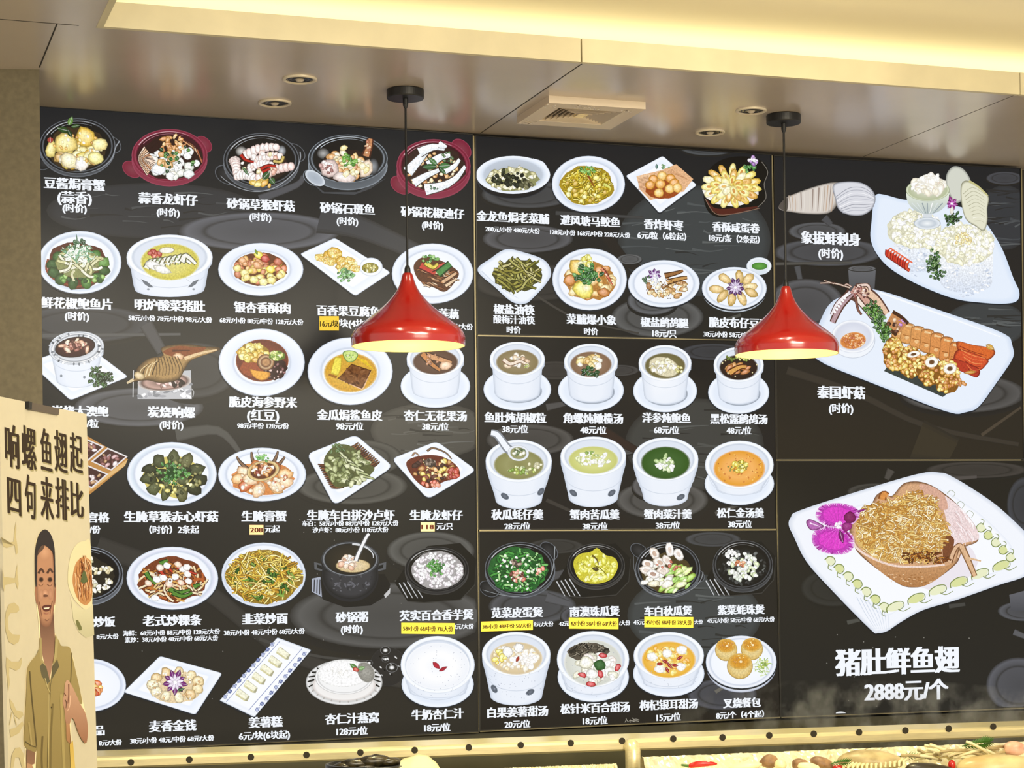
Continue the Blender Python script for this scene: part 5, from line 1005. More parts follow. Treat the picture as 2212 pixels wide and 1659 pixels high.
a.noodles(50, 1270, 1408, 44, 20, 14, 2.6, ['4a4438', '6a6254', '2c2822', '8a8272'], '585044', '1c1814'); a.heap(26, 1284, 1444, 50, 30, 13, 9, ['f4f2e8', 'e8e6d4', 'fbfaf4', 'dcdac4', 'f0e4dc'], out=.55); a.B(1265, 1432, 16, 15, 0, 'f2efd8'); a.B(1278, 1456, 14, 12, 0, 'f0eee6'); food()
for x, y, t in ((1301, 1416, .2), (1333, 1442, 2), (1257, 1458, .4), (1275, 1478, .1), (1296, 1456, 1.2)): a.B(x, y, 10, 6, t, 'c03034'); food('garnish')
a.B(1294.6, 1437, 14, 13, 0, '2f5c28', hi=.3); food('garnish')
cap(('松针米百合甜汤', 1285, 1529, 151), ('18元/位', 1285, 1556.5, 54))
pic('white bowl of golden tremella sweet soup with red goji')
a.saucer(1444, 1455, 77, 50); a.cup(1444, 1416, 76, 51, 1488, 56, 'e9b438', .77, .78, 9, lip=.36); speck(1444, 1450, 68, 45, 40); dish(); a.heap(50, 1443, 1426, 48, 30, 7, 5, ['f0c048', 'f6d870', 'e8a830', 'f8e498'], out=.75); 
for x, y in ((1408, 1418), (1440, 1412), (1472, 1404), (1424, 1446), (1470, 1440)): a.B(x, y, 12, 9, .2, 'f8f4ec', out=.7)
food(); 
for x, y, t in ((1437, 1426, .4), (1448, 1432, .8), (1456, 1435, .2), (1424, 1434, 0), (1468, 1425, -.5), (1444, 1440, 1.0)): a.leaf(x-8, y, 17, 7, t, 'a8221c')
food('garnish')
cap(('枸杞银耳甜汤', 1444, 1521.7, 127), ('15元/位', 1443.7, 1549, 53))
pic('white plate of three round golden buns')
a.E(1600.5, 1438, 76, 58, [(1, '8d94a8'), (.96, 'd0d6e4'), (0, 'dfe4ee')]); a.plate(1600.5, 1430, 76.5, 57, .88, 'eceff8'); dish()
for x, y, r in ((1568, 1402, 24), (1623.5, 1400, 24), (1597.5, 1437, 28)):
    a.E(x, y+2, r, r, [(1, '9a7a34'), (.92, 'd8b86c'), (.6, 'e6cf90'), (0, 'e0b860')], dx=0, dy=-r*.2); a.E(x, y-r*.3, r*.88, r*.62, [(1, 'dcb45c'), (.7, 'd89c34'), (0, 'd08c28')]); a.E(x+2, y-r*.28, r*.12, r*.1, 'ffeec0', n=8); a.heap(14, x, y-r*.45, r*.7, r*.35, 1.6, 1.2, ['f0cc78', 'b87820'], out=.8)
food(); a.noodles(26, 1645, 1440, 18, 24, 16, 1.6, ['d8e8a8', 'b8d078', 'f0f4d8', '98b858']); a.herbs(10, 1651, 1433, 10, 10, 7, ['8fae3c', 'd8e478']); food('garnish')
cap(('叉烧餐包', 1602, 1518, 82), ('8元/个（4个起）', 1598, 1544, 104))
# ---- right top board
a = board([(1672, 337.5), (2203, 365), (2210, 990.5), (1678.5, 991)], 'upper right menu board with two large seafood platters', ('28282a', '362f23'), 51)
a.bg = ('242424', '2d271e')
ghost(1790, 545, 120, 30, '55565a'); ghost(1765, 500, 62, 20, '5c5d60'); gline([(1780, 470), (1795, 485)], 16, '55565a', 10); gline([(1675, 570), (1840, 567)], 6, '5c5a55', 4); gline([(1722, 575), (1732, 620)], 12, '5a5b5e', 8); ghost(1740, 660, 85, 58, '5d5d60'); a.V([(1832, 580), (1892, 580), (1888, 640), (1836, 640)], '66676b', '4c4c4e'); ghost(1862, 580, 30, 6, '6c6d70')
marble(2130, 700, 90, 50, '44484a'); marble(2170, 470, 60, 70, '3a3d42'); ghost(2080, 850, 135, 42, '575553'); gline([(1700, 800), (1850, 850), (2000, 920), (2200, 960)], 16, '3f382e', 8); gline([(2120, 940), (2205, 880)], 7, '54493a', 5); ghost(2170, 385, 40, 14, '4a4b50'); gline([(1980, 950), (2060, 980)], 80, '3e3626', 60); backdrop()
pic('whole geoduck clam beside a leaf platter of white geoduck slices')
p = curve([(1882, 480), (1886, 440), (1892, 421), (1910, 421), (1955, 432), (2040, 440), (2110, 460), (2135, 490), (2165, 540), (2188, 600), (2201, 630), (2196, 650), (2170, 656), (2120, 654), (2060, 645), (1985, 616), (1925, 582), (1893, 548), (1880, 515)]); a.P([(x, y+3) for x, y in p], '20242a'); a.G(p, 'd4e2f6', 'e6effc', .9); dish()
def mound(cx, cy, rx, ry, bot):
    n = 20; pts = [(cx-rx, cy)]+[(cx-rx*.96*math.cos(t), bot-ry*.6+ry*.7*math.sin(t)) for t in (i*math.pi/n for i in range(n+1))]+[(cx+rx, cy)]; a.V(pts, 'f4f6f8', 'd6dfee')
    for q, r in a.spots(70, cx, (cy+bot)/2+8, rx*.9, (bot-cy)*.55): a.E(q, r, a.R.uniform(2, 6), a.R.uniform(1, 2.5), a.pick(['ffffff', 'c8d2e4', 'e8eef8', 'dce4f2']), a.R.uniform(-.5, .5), n=7)
CR = ['f4f2dc', 'fbfaf0', 'e8e6c8', 'f0ecd0', 'ffffff', 'dcdabc']
mound(1984, 510, 54, 34, 585); a.heap(110, 1975, 495, 54, 38, 9, 5, CR, 'dad8be', out=.72, hi=.3); mound(2086, 550, 58, 34, 630); a.heap(150, 2082, 527, 60, 42, 9, 5, CR, 'dcdac0', out=.72, hi=.3); a.heap(24, 2078, 518, 18, 12, 4, 3, ['f0dca0', 'e8cc80']); a.heap(16, 2030, 530, 40, 20, 8, 5, CR, out=.72, hi=.3); food()
a.G(curve([(2041, 400), (2043, 375), (2058, 360), (2078, 366), (2093, 388), (2095, 410), (2080, 430), (2062, 440), (2050, 425)]), '8f918a', 'd4d6ca', .85); a.G(curve([(2073, 402), (2085, 391), (2108, 402), (2132, 424), (2130, 452), (2130, 480), (2122, 500), (2105, 490), (2084, 475), (2074, 440)]), '77765c', 'e4e3cc', .9)
for i in range(10): a.S([(2078+i*2.6, 420-i*.5+i*7), (2098+i*2, 406+i*8), (2124, 420+i*7)], 1.2, a.pick(['b8b69c', 'a4a286', 'f8f8ea']), .6)
a.S([(2090, 392), (2110, 404), (2131, 424)], 5, 'c8c288', 3); food('shell')
a.herbs(34, 2056, 472, 16, 13, 8, DKG); flower(2053, 441, 17, '8a1c7a', 'c860c0', 6); a.leaf(2052, 466, 20, 9, -1.5, 'f0ece0'); food('orchid'); a.herbs(60, 2016, 572, 13, 30, 8, ['2c5c20', '1f4418', '4f8034', '8aa870']); a.herbs(16, 2028, 594, 12, 9, 8, ['2c5c20', '1f4418', '6a9a50']); food('parsley')
for i in range(9):
    t = i/8; x, y = 1918+42*t, 547+28*t; a.S([(x-5, y+4-6), (x+1, y-9), (x+7, y-6)], 3, 'e86a48', 3); a.S([(x-5, y-6), (x-6, y+5), (x+1, y+11)], 5.5, a.pick(['d8402c', 'e05838', 'c83424']), 4, out='7a1c14')
food('carved_carrot')
a.P([(1990, 455), (2008, 455), (2010, 478), (1988, 478)], 'd8dee4'); a.E(1999, 484, 29, 13, [(1, '98a4b0'), (.9, 'e8eef4'), (.6, 'c4ced8'), (0, 'f4f8fa')]); a.V([(1954, 418)]+[(2000-46*math.cos(t), 424+40*math.sin(t)) for t in (i*math.pi/14 for i in range(15))]+[(2047, 418)], 'e6ecdc', 'b8c4c4')
for i in range(7): a.S([(1966+i*11, 440), (1988+i*4, 462)], 2, a.pick(['ffffff', '8c98a0', 'dce4e4']), 1, sm=False)
a.E(2000, 412, 47, 24, [(1, '8a9468'), (.95, 'dfe6cc'), (.88, 'b8c09c'), (0, 'e4e4d4')]); a.heap(60, 2001, 402, 36, 17, 10, 6, ['f6f2e4', 'fffdf6', 'ebe4d0', 'f2e0d0'], out=.75, hi=.3); a.heap(18, 2005, 388, 17, 7, 9, 5, ['fffdf8', 'f4eee2'], out=.8); food('glass_goblet')
a.G(curve([(1678, 447), (1690, 432), (1705, 423), (1745, 408), (1790, 396), (1815, 400), (1808, 430), (1800, 450), (1782, 463), (1740, 464), (1700, 459), (1682, 455)]), '6f6860', 'd8d0c8', .86)
for i in range(16): a.S([(1700+i*6.5, 424-i*1.7), (1703+i*6, 445), (1702+i*6, 458)], a.R.uniform(1, 3.5), a.pick(['b8a898', 'e8e2da', 'c4a890', 'ded6cc', '9a8a80']), 1)
a.P(curve([(1678, 447), (1688, 434), (1698, 430), (1696, 456), (1684, 454)]), '57504a'); a.G(curve([(1795, 402), (1820, 394), (1855, 396), (1878, 410), (1887, 430), (1880, 452), (1860, 466), (1830, 466), (1808, 455), (1800, 432)]), '777a84', 'dcdde4', .9)
for i in range(9): a.S([(1800+i*2, 428+i*4.2), (1830+i, 408+i*6), (1862, 408+i*6), (1884, 424+i*3)], 1.3, a.pick(['a0a2ae', 'b4b6c2', 'f8f8fc', '8e909c']), .8)
food('geoduck')
cap(('象拔蚌刺身', 1793.6, 515.5, 129), ('(时价)', 1793.6, 547.5, 54))
pic('long white platter with a big orange mantis shrimp, dip bowl and fried balls')
p = rounded([(1736, 770), (1790, 652), (1876, 618), (2180, 722), (2192, 770), (2112, 884), (2060, 897)], .22, 5); a.P([(x, y+3) for x, y in p], '20242a'); a.G(p, 'cfdcf0', 'e8f0fc', .94); a.S([(1900, 632), (2060, 690), (2160, 728)], 4, 'f8fbff', 2); dish()
a.E(1842, 735, 48, 39, [(1, 'b4bccc'), (.95, 'f2f6fc'), (0, 'eef2fa')]); a.E(1842, 727, 47, 36, [(1, 'd0d6e4'), (.94, 'fafcff'), (.8, 'd6dae8'), (0, 'eceff8')]); a.E(1842, 736, 28, 18, [(1, 'e8b888'), (.9, 'd88844'), (0, 'd07a38')], -.15); a.heap(60, 1842, 736, 24, 15, 3, 2.2, ['e09a54', 'c06a28', 'f0b87c', 'b85c24'], out=.6); food('dip_bowl')
seg = [(1944, 712, 30), (1962, 720, 33), (1983, 728, 36), (2004, 736, 38), (2025, 745, 40), (2046, 755, 42), (2066, 766, 42)]
for i, (x, y, h) in enumerate(seg):
    c = mixc(C('dca260'), C('d88848'), i/6); q = curve([(x-13, y-h*.62), (x+12, y-h*.55), (x+9, y+h*.1), (x+6, y+h*.72), (x-18, y+h*.55), (x-17, y)]); a.G(q, tuple(v*.3 for v in c), c, .86); a.S([(x-8, y-h*.5), (x+6, y-h*.42)], 5, 'f0cc98', 3); a.S([(x-13, y+h*.1), (x+6, y+h*.2)], 1.4, '9a5c24'); a.E(x-4, y+h*.28, 5, 4, 'ecc088', n=8); a.S([(x+10, y-h*.5), (x+8, y), (x+4, y+h*.65)], 2, 'f6dfb8')
for q, c in (([(2066, 738), (2100, 745), (2140, 752), (2148, 765), (2125, 780), (2075, 765)], 'd8682c'), ([(2070, 755), (2130, 775), (2128, 790), (2110, 800), (2062, 785)], 'd4542c'), ([(2058, 775), (2112, 795), (2110, 815), (2088, 808), (2055, 792)], 'b83c24')): a.G(curve(q), '6a1c10', c, .85)
for i in range(7): a.S([(2072+i*3, 748+i*8), (2100, 760+i*8), (2130-i*3, 768+i*6)], 1.8, a.pick(['f09858', '8a2818', 'e87844']), 1)
a.leaf(2128, 745, 22, 12, .5, 'd8a848'); a.leaf(2080, 806, 30, 8, -.1, 'd0943c'); a.S([(1918, 690), (1935, 700), (1948, 712)], 30, 'c88c58', 28, out='4a2c18'); a.heap(12, 1930, 704, 14, 16, 5, 4, ['5a3420', 'a0704c', 'e8c4a0', '3a2014'])
for pts, w, c in (([(1838, 628), (1870, 650), (1905, 680)], 24, 'd0a090'), ([(1858, 622), (1890, 645), (1915, 678)], 16, 'e6c4a8'), ([(1845, 640), (1866, 665), (1885, 690)], 9, 'f2e4d8'), ([(1838, 632), (1815, 660), (1797, 697)], 14, 'b89aa0'), ([(1835, 632), (1808, 655), (1795, 680)], 7, 'f0e8ec'), ([(1835, 622), (1800, 612), (1770, 612)], 3, 'd8c4b4'), ([(1800, 613), (1778, 606)], 2, 'd8c4b4'), ([(1838, 620), (1828, 614), (1822, 618)], 2.5, 'd8bcae'), ([(1850, 618), (1872, 616), (1878, 628)], 6, 'e8d0c4'), ([(1846, 640), (1852, 668), (1860, 680)], 4, '8a5c4c')): a.S(pts, w, c, w*.6, out='5a3a30')
for i in range(7): a.E(1802+i*4.2, 674-i*6, 2.6, 3.6, 'ffffff', -.6, n=8)
a.heap(26, 1856, 632, 18, 12, 4, 3, ['8a4c44', 'e8c8bc', 'b47c70', '5c3430']); food('mantis_shrimp')
for i, (x, y) in enumerate(((1895, 682), (1902, 704), (1912, 722), (1885, 668))): a.herbs(30, x, y, 15, 14, 9, ['3c6a24', '558a34', '234a18', '7cae50'])
food('parsley'); a.heap(8, 1944, 697, 8, 7, 3, 2, ['c890d0', 'a868b8']); food('garnish')
a.P([(1907, 802), (1922, 795), (2045, 850), (2034, 858)], '2c3230'); a.P([(1907, 802), (1930, 770), (2060, 830), (2034, 858)], '39403c')
FB = ['e8bc50', 'd89c38', 'f4d878', 'c88430', 'f0cc60', 'b87028']
for x, y, rx, ry, w in ((1928, 765, 21, 34, 0), (1964, 783, 25, 32, 1), (2003, 800, 24, 32, 2), (2042, 814, 26, 36, 3)):
    a.heap(60, x, y, rx, ry, 6, 4.5, FB, '8a5a1c', out=.45)
    if w: a.E(x+6, y-17, 15, 12 if w > 1 else 7, [(1, 'c89850'), (.85, 'fbf6ec'), (.5, 'fffdf8'), (.35, '7a5430'), (0, '5a3a20')], -.2)
a.heap(12, 2064, 826, 16, 6, 6, 4, FB); food('fried_balls')
cap(('泰国虾菇', 1816.4, 848, 104), ('(时价)', 1816, 882, 53))

# ---- right lower board
a = board([(1678.5, 997), (2232, 996.5), (2240, 1526), (1687, 1547)], 'lower right menu board with one square platter priced 2888', ('2b271f', '2c2a25'), 61)
a.bg = ('24211b', '25241f')
ghost(1890, 1062, 60, 18, '48453f'); gline([(1925, 1015), (1915, 1035)], 16, '55504a', 10); ghost(2110, 1015, 110, 18, '443f3a'); gline([(2040, 1035), (2110, 1030)], 10, '5a5450', 6); ghost(2215, 1090, 40, 60, '44454a'); ghost(2215, 1320, 60, 22, '5a5b60'); a.V([(2180, 1285), (2240, 1270), (2240, 1320), (2184, 1320)], '66676d', '4a4b50'); ghost(2200, 1480, 70, 60, '5c5d63'); gline([(2190, 1365), (2225, 1380)], 12, '66666a', 8); ghost(1800, 1270, 70, 40, '34332f'); gline([(1830, 1345), (1860, 1338)], 9, '55554f', 7); gline([(2050, 1310), (2085, 1305)], 9, '4c4b47', 7); a.E(1816, 1541, 11, 4, 'e8eaec', n=14)
for x, y in a.spots(14, 1950, 1430, 220, 100): a.E(x, y, 1.3, 1.3, '8a8880', n=6)
backdrop()
pic('large square white platter with shredded shark fin in a pork stomach and a magenta orchid')
p = rounded([(1702, 1118), (2031, 1016), (2262, 1200), (1896, 1371)], .1, 5)
q = []
for i, pt in enumerate(p): q.append(pt)
p = curve([(1703, 1134), (1708, 1117), (1726, 1103), (1848, 1063), (1981, 1024), (2029, 1021), (2055, 1029), (2110, 1062), (2161, 1099), (2222, 1158), (2240, 1190), (2226, 1238), (2150, 1266), (2065, 1296), (1993, 1318), (1945, 1344), (1916, 1363), (1896, 1367), (1880, 1360), (1800, 1279), (1742, 1214), (1714, 1159)], True, 4)
a.P([(x, y+3.5) for x, y in p], '1c1c1e'); a.G(p, 'd4dbe8', 'f3f6fd', .95); inn = [(1968+(x-1968)*.8, 1180+(y-1180)*.8) for x, y in p]; a.G(inn, 'e8edf8', 'f8faff', .96); a.under(2020, 1215, 90, 60, 'ece6ee', .05)
for i in range(8): a.S([(1850+i*8, 1290+i*2), (1868+i*7, 1325), (1890+i*4, 1358)], 1.6, 'ccd6e6', .6)
def chain(p, q, n, up):
    for i in range(n):
        t = (i+.5)/n; x, y = p[0]+(q[0]-p[0])*t, p[1]+(q[1]-p[1])*t; dx, dy = (q[0]-p[0])/n, (q[1]-p[1])/n; l = math.hypot(dx, dy); nx, ny = -dy/l*up, dx/l*up
        f = lambda u, v: (x+dx*u+nx*v, y+dy*u+ny*v)
        a.P(curve([f(-.45, -2), f(-.3, -11), f(.1, -12), f(.3, -5), f(.15, 3), f(-.2, 4)]), 'dbe0a0' if i % 2 else 'eaedc8'); a.S([f(-.5, 2), f(-.42, -9), f(-.05, -14), f(.3, -9), f(.28, 2), f(.05, 5)], 2.4, '7d8c46', 1.4); a.S([f(.0, 3), f(.2, 11), f(.55, 9)], 2.4, '8a9660', 1.2)
chain((1782, 1208), (1918, 1324), 7, 1); chain((1915, 1322), (2190, 1216), 6, 1); chain((2192, 1208), (2112, 1128), 5, 1)
for x, y in ((2055, 1068), (2075, 1092), (2095, 1112)): a.S([(x-10, y-2), (x-2, y-9), (x+7, y-2), (x+2, y+6)], 1.6, 'a8b098', 1)
dish()
TB = 'c8986a'
a.G(curve([(1834, 1154), (1838, 1125), (1852, 1108), (1880, 1090), (1892, 1070), (1908, 1062), (1925, 1072), (1950, 1045), (1981, 1040), (2010, 1048), (2036, 1064), (2062, 1085), (2089, 1113), (2108, 1140), (2113, 1158), (2108, 1172), (2075, 1186), (2070, 1210), (2056, 1226), (2030, 1246), (2000, 1264), (1975, 1269), (1945, 1264), (1900, 1234), (1858, 1200), (1842, 1176)], True, 4), '6a4428', 'd4a67e', .93)
a.V(curve([(1842, 1178), (1870, 1195), (1920, 1220), (1975, 1225), (2040, 1222), (2062, 1215), (2030, 1246), (2000, 1264), (1975, 1268), (1945, 1263), (1900, 1234)], True, 4), 'd8aa7c', 'b07a48'); a.P(curve([(2030, 1068), (2060, 1085), (2090, 1115), (2110, 1145), (2112, 1165), (2085, 1172), (2060, 1180), (2050, 1150), (2040, 1110)], True, 4), 'ecd8d8'); a.P(curve([(1985, 1046), (2015, 1052), (2040, 1072), (2045, 1100), (2020, 1095), (1995, 1070)], True, 4), 'd8aa94')
for i in range(26):
    x, y = a.spots(1, 2080, 1140, 26, 34)[0]; a.S([(x-8, y-12), (x+2, y), (x+5, y+12)], 2, a.pick(['f8eef0', 'dcc0c0', 'fff8fa', 'e6cccc']), 1)
a.P(curve([(2040, 1155), (2060, 1165), (2052, 1200), (2040, 1215), (2035, 1190)], True, 4), '7c4a2c'); a.S([(2050, 1215), (2062, 1185), (2075, 1178), (2068, 1205)], 8, 'e0b894', 4, out='7a5030'); a.S([(1840, 1160), (1848, 1182), (1880, 1204), (1930, 1222), (1990, 1224), (2040, 1220)], 5, 'f0d8cc', 4); a.S([(2076, 1180), (2090, 1210), (2105, 1245)], 10, 'dcb48c', 7, out='8a6440'); a.S([(2088, 1205), (2118, 1212)], 5, 'e0bc94', 3)
for x, y in a.spots(40, 1965, 1248, 60, 14): a.E(x, y, a.R.uniform(1, 5), 1.2, a.pick(['e8c49c', 'a06c3c', 'd8a878']), a.R.uniform(-.4, .4), n=7)
food('pork_stomach')
a.under(1945, 1148, 100, 68, 'dcb870', .04); SH = ['f0d890', 'e4bc64', 'f8ecc0', 'd8a44c', 'ecca80', 'c08838', 'fff4d4']
a.noodles(520, 1945, 1146, 108, 77, 26, 2.2, SH, None, 'a8783a'); a.noodles(120, 1975, 1095, 46, 36, 24, 2.2, SH, None, '9a6a2c'); a.noodles(60, 1880, 1120, 40, 34, 24, 2.2, SH, None, '9a6a2c'); a.noodles(50, 1990, 1205, 60, 14, 16, 2, ['8a4c1c', 'c88838', '6a3814', 'e8c070'], None, '4a2810'); a.S([(1898, 1080), (1902, 1068), (1910, 1072)], 12, 'd89048', 8, out='8a5020'); food('shredded_fin')
for pts, c in (([(1804, 1142), (1775, 1134), (1756, 1120), (1758, 1102), (1775, 1090), (1805, 1087), (1835, 1094), (1850, 1110), (1836, 1132)], 'c23cb6'), ([(1804, 1140), (1772, 1138), (1750, 1150), (1748, 1172), (1764, 1190), (1795, 1198), (1825, 1194), (1838, 1176), (1832, 1154)], 'c43cb8')):
    q = curve(pts); a.G(q, 'e6b4e6', c, .9); cx, cy = sum(x for x, y in q)/len(q), sum(y for x, y in q)/len(q); f = lambda x, y, k: (cx+(x-cx)*k, cy+(y-cy)*k)
    for i, (x, y) in enumerate(q): a.S([f(x, y, 1), f(x, y, a.R.uniform(.72, .88))], 2.6, a.pick(['f4dcf4', 'e8b8ec', '8a1c80', 'd070cc']), .6, sm=False)
    a.G([f(x, y, .7+a.R.uniform(-.05, .05)) for x, y in q], 'b02ca6', 'de3ec8', .86)
    for i in range(14): a.S([(1804, 1140), f(*q[i*len(q)//14], .62)], .9, a.pick(['b82ca8', 'ec6cdc', 'c838b8']), .5, sm=False)
a.G(curve([(1734, 1128), (1742, 1122), (1762, 1130), (1772, 1138), (1752, 1146), (1740, 1142)]), '5a1050', 'b86ab4', .7); a.S([(1742, 1130), (1764, 1138)], 3, 'f4dcf2', 1); a.B(1828, 1118, 13, 12, .6, '7c1258', hi=.1); a.B(1822, 1138, 11, 10, .3, '98207c', hi=.15); a.leaf(1806, 1145, 30, 12, 1.3, '7a1468'); a.S([(1812, 1140), (1826, 1156), (1834, 1166)], 5, '8a1870', 2); a.heap(8, 1804, 1135, 7, 5, 4, 4, ['fff0ff', 'f0c0ec']); a.S([(1845, 1106), (1860, 1101)], 6, '8a2480', 3); food('orchid')
cap(('猪肚鲜鱼翅', 1939, 1428, 270), ('2888元/个', 1957.6, 1491, 182))

# ---- price stickers stuck over old prices
M_STK = mat('sticker_paper', 'e8c83c', 0.6, emit='e9c92f', es=0.2)  # yellow paper with a weak glow put into it, though no lamp
M_STK2 = mat('peach_sticker_paper', 'e8b088', 0.6, emit='efbb96', es=0.3)  # peach paper, likewise brightened by an added glow
def sticker(q, text, label, m, ink, grp, tq):
    p = [on_y(x, y, D-.0048) for x, y in q]; bm = bmesh.new(); prism(bm, p, (0, .0006, 0)); o = from_bm('price_sticker', bm, m)
    tag(o, label, 'sticker', grp); b = Art(WallPlane(D-.0048), 0.0001, 3)
    letter_quad(b, text, tq, ink, 0, .045, 2); b.build("sticker_lettering", o, M_CARD)
def stk(x0, y0, x1, y1, dy, *r, k=.1):
    q = [(x0, y0), (x1, y0+dy), (x1, y1+dy), (x0, y1)]; h = y1-y0; w = x1-x0
    tq = [(x0+w*.03, y0+h*.28), (x1-w*.03, y0+dy+h*.28), (x1-w*.03, y0+dy+h*.76), (x0+w*.03, y0+h*.76)]
    sticker(q, *r, tq)
YG, PG = 'yellow price stickers', 'peach price stickers'
stk(690, 683, 732, 714, 0, '16元/块', 'small yellow sticker below the fried bean curd fish, left of the left lamp', M_STK, '33270a', YG)
stk(867, 1345, 982, 1369, 1, '58/小份 68/中份 78/大份', 'yellow sticker reading 58 68 78 under the taro pot', M_STK, '33270a', YG)
stk(1039, 1343, 1151, 1364, -3, '38/小份 48/中份 58/大份', 'yellow sticker reading 38 48 58 under the green amaranth pot', M_STK, '33270a', YG)
stk(1229, 1334, 1336, 1358, 1, '42/小份 58/中份 68/大份', 'yellow sticker reading 42 58 68 under the yellow melon pot', M_STK, '33270a', YG)
stk(1392, 1332, 1497.5, 1355, 1, '45/小份 68/中份 78/大份', 'yellow sticker reading 45 68 78 under the clam pot', M_STK, '33270a', YG)
stk(539, 1134, 569, 1155, 0, '208', 'peach sticker under the raw marinated roe crab', M_STK2, '4a1c0c', PG)
stk(909, 1128, 939, 1148, 0, '118', 'peach sticker under the raw marinated lobster, next to the dividing frame', M_STK2, '4a1c0c', PG)

# gold strips between the boards
def strip(p, q, w=4.2):
    n = Vector((-(q[1]-p[1]), q[0]-p[0])).normalized()*w/2; bm = bmesh.new()
    prism(bm, [on_y(x, y, D-.001) for x, y in ((p[0]+n.x, p[1]+n.y), (q[0]+n.x, q[1]+n.y), (q[0]-n.x, q[1]-n.y), (p[0]-n.x, p[1]-n.y))], (0, .03, 0)); struct('trim_5', bm, M_FRAME)
for p, q, w in (((1023.3, 293), (1035.2, 1580), 2.8), ((1668, 336), (1686, 1549), 2.8), ((1032, 724.6), (1671, 736), 2.6), ((1035.5, 1146.3), (1676, 1144), 2.6), ((1679.5, 993.8), (2206, 993.8), 2.6), ((2206.5, 365), (2213, 992), 2.8), ((62, 1629), (1034, 1581), 2.6), ((1037, 1580), (1685, 1549.5), 2.6), ((1688, 1549.5), (2240, 1528.5), 2.2)): strip(p, q, w)
# ------------------------------------------------------------------ steel rail, counter and the food on it
M_STEEL = mat('brushed_steel', 'e6d8a8', 0.3, 0.4, noise=.15, nscale=5, stretch=(1, 30, 30))
M_HOLE = mat('hole_shade_disc', '2e2718', 0.8)  # dark discs set on the rail face, coloured as the shade inside holes
ZR = 1.06
ra, rb = on_z(120, 1637.5, ZR), on_z(2330, 1550.5+14, ZR)
rd = (rb-ra); rl = rd.length; rd.normalize(); rn = Vector((rd.y, -rd.x, 0))          # rn points to the diner
if rn.y > 0: rn = -rn
rail = empty('steel_rail', ((ra.x+rb.x)/2, (ra.y+rb.y)/2, ZR-.05), 'long steel rail with a row of round holes below the menu boards', 'rail')
at0 = at
def at(px, py, dep): return FreePlane(ra+rn*(.30+(5.33-dep)), rn)(px, py, 0)      # a place over the counter
prof = [(.15, .004), (.03, .0), (.008, .0), (0, -.004), (-.004, -.011), (-.004, -.030), (.004, -.036), (.04, -.036), (.04, -.039), (.15, -.039)]
bm = bmesh.new(); A_, B_ = [], []
for d_, z_ in prof: A_.append(bm.verts.new(ra-rn*d_+Vector((0, 0, z_)))); B_.append(bm.verts.new(rb-rn*d_+Vector((0, 0, z_))))
for i in range(len(prof)-1): bm.faces.new((A_[i], A_[i+1], B_[i+1], B_[i]))
bm.faces.new(A_); bm.faces.new(B_[::-1]); bm.faces.new((A_[-1], A_[0], B_[0], B_[-1])); from_bm('rail_channel', bm, M_STEEL, rail)
for px, py in ((166, 1651), (282.6, 1646.7), (409, 1641), (541.8, 1635.5), (662, 1630.8), (778.5, 1625.6), (895.7, 1620.5), (1012.7, 1614.7), (1125, 1609.6), (1233, 1605.2), (1344, 1600.6), (1454.5, 1596), (1561, 1593), (1662, 1588.6), (1758, 1585.2), (1856, 1581.8), (1956, 1578), (2049.5, 1574), (2145.7, 1569.6)):
    fp = FreePlane(ra+rn*.004, rn); c = fp(px, py, 0); r_ = 7.2*(c-EYE).dot(fwd)/F_PX
    bm = bmesh.new(); bm_lathe(bm, [(0, .0008), (r_*.8, .0008), (r_, .0006), (r_, -.002)], c, 20, rn); from_bm('hole_shade_disc', bm, M_HOLE, rail)
pc = at0(1363, 1612, (FreePlane(ra+rn*.004, rn)(1363, 1612, 0)-EYE).dot(fwd)); 
bm = bmesh.new(); pt = [pc-rn*.01+Vector((0, 0, .0)), pc+rn*.006+Vector((0, 0, .0)), pc+rn*.018+Vector((0, 0, -.012)), pc+rn*.02+Vector((0, 0, -.05)), pc+rn*.02+Vector((0, 0, -.98))]
pt[-1].z = 0; bm_tube(bm, pt, .024, 20); from_bm('support_post', bm, M_STEEL, rail, smooth=True)
for e in (ra+rd*.1, rb-rd*.1):
    bm = bmesh.new(); bm_tube(bm, [Vector((e.x, e.y, ZR-.046))-rn*.03, Vector((e.x, e.y, 0))-rn*.03], .024, 16); from_bm('support_post', bm, M_STEEL, rail, smooth=True)
# backing panel under the boards
bm = bmesh.new(); bm_box(bm, (-.3, D+.02, .2), (5.4, 0, 0), (0, .04, 0), (0, 0, .85)); struct('baseboard_back', bm, mat('olive_backing', '4a4630', .4, noise=.3, nscale=5))

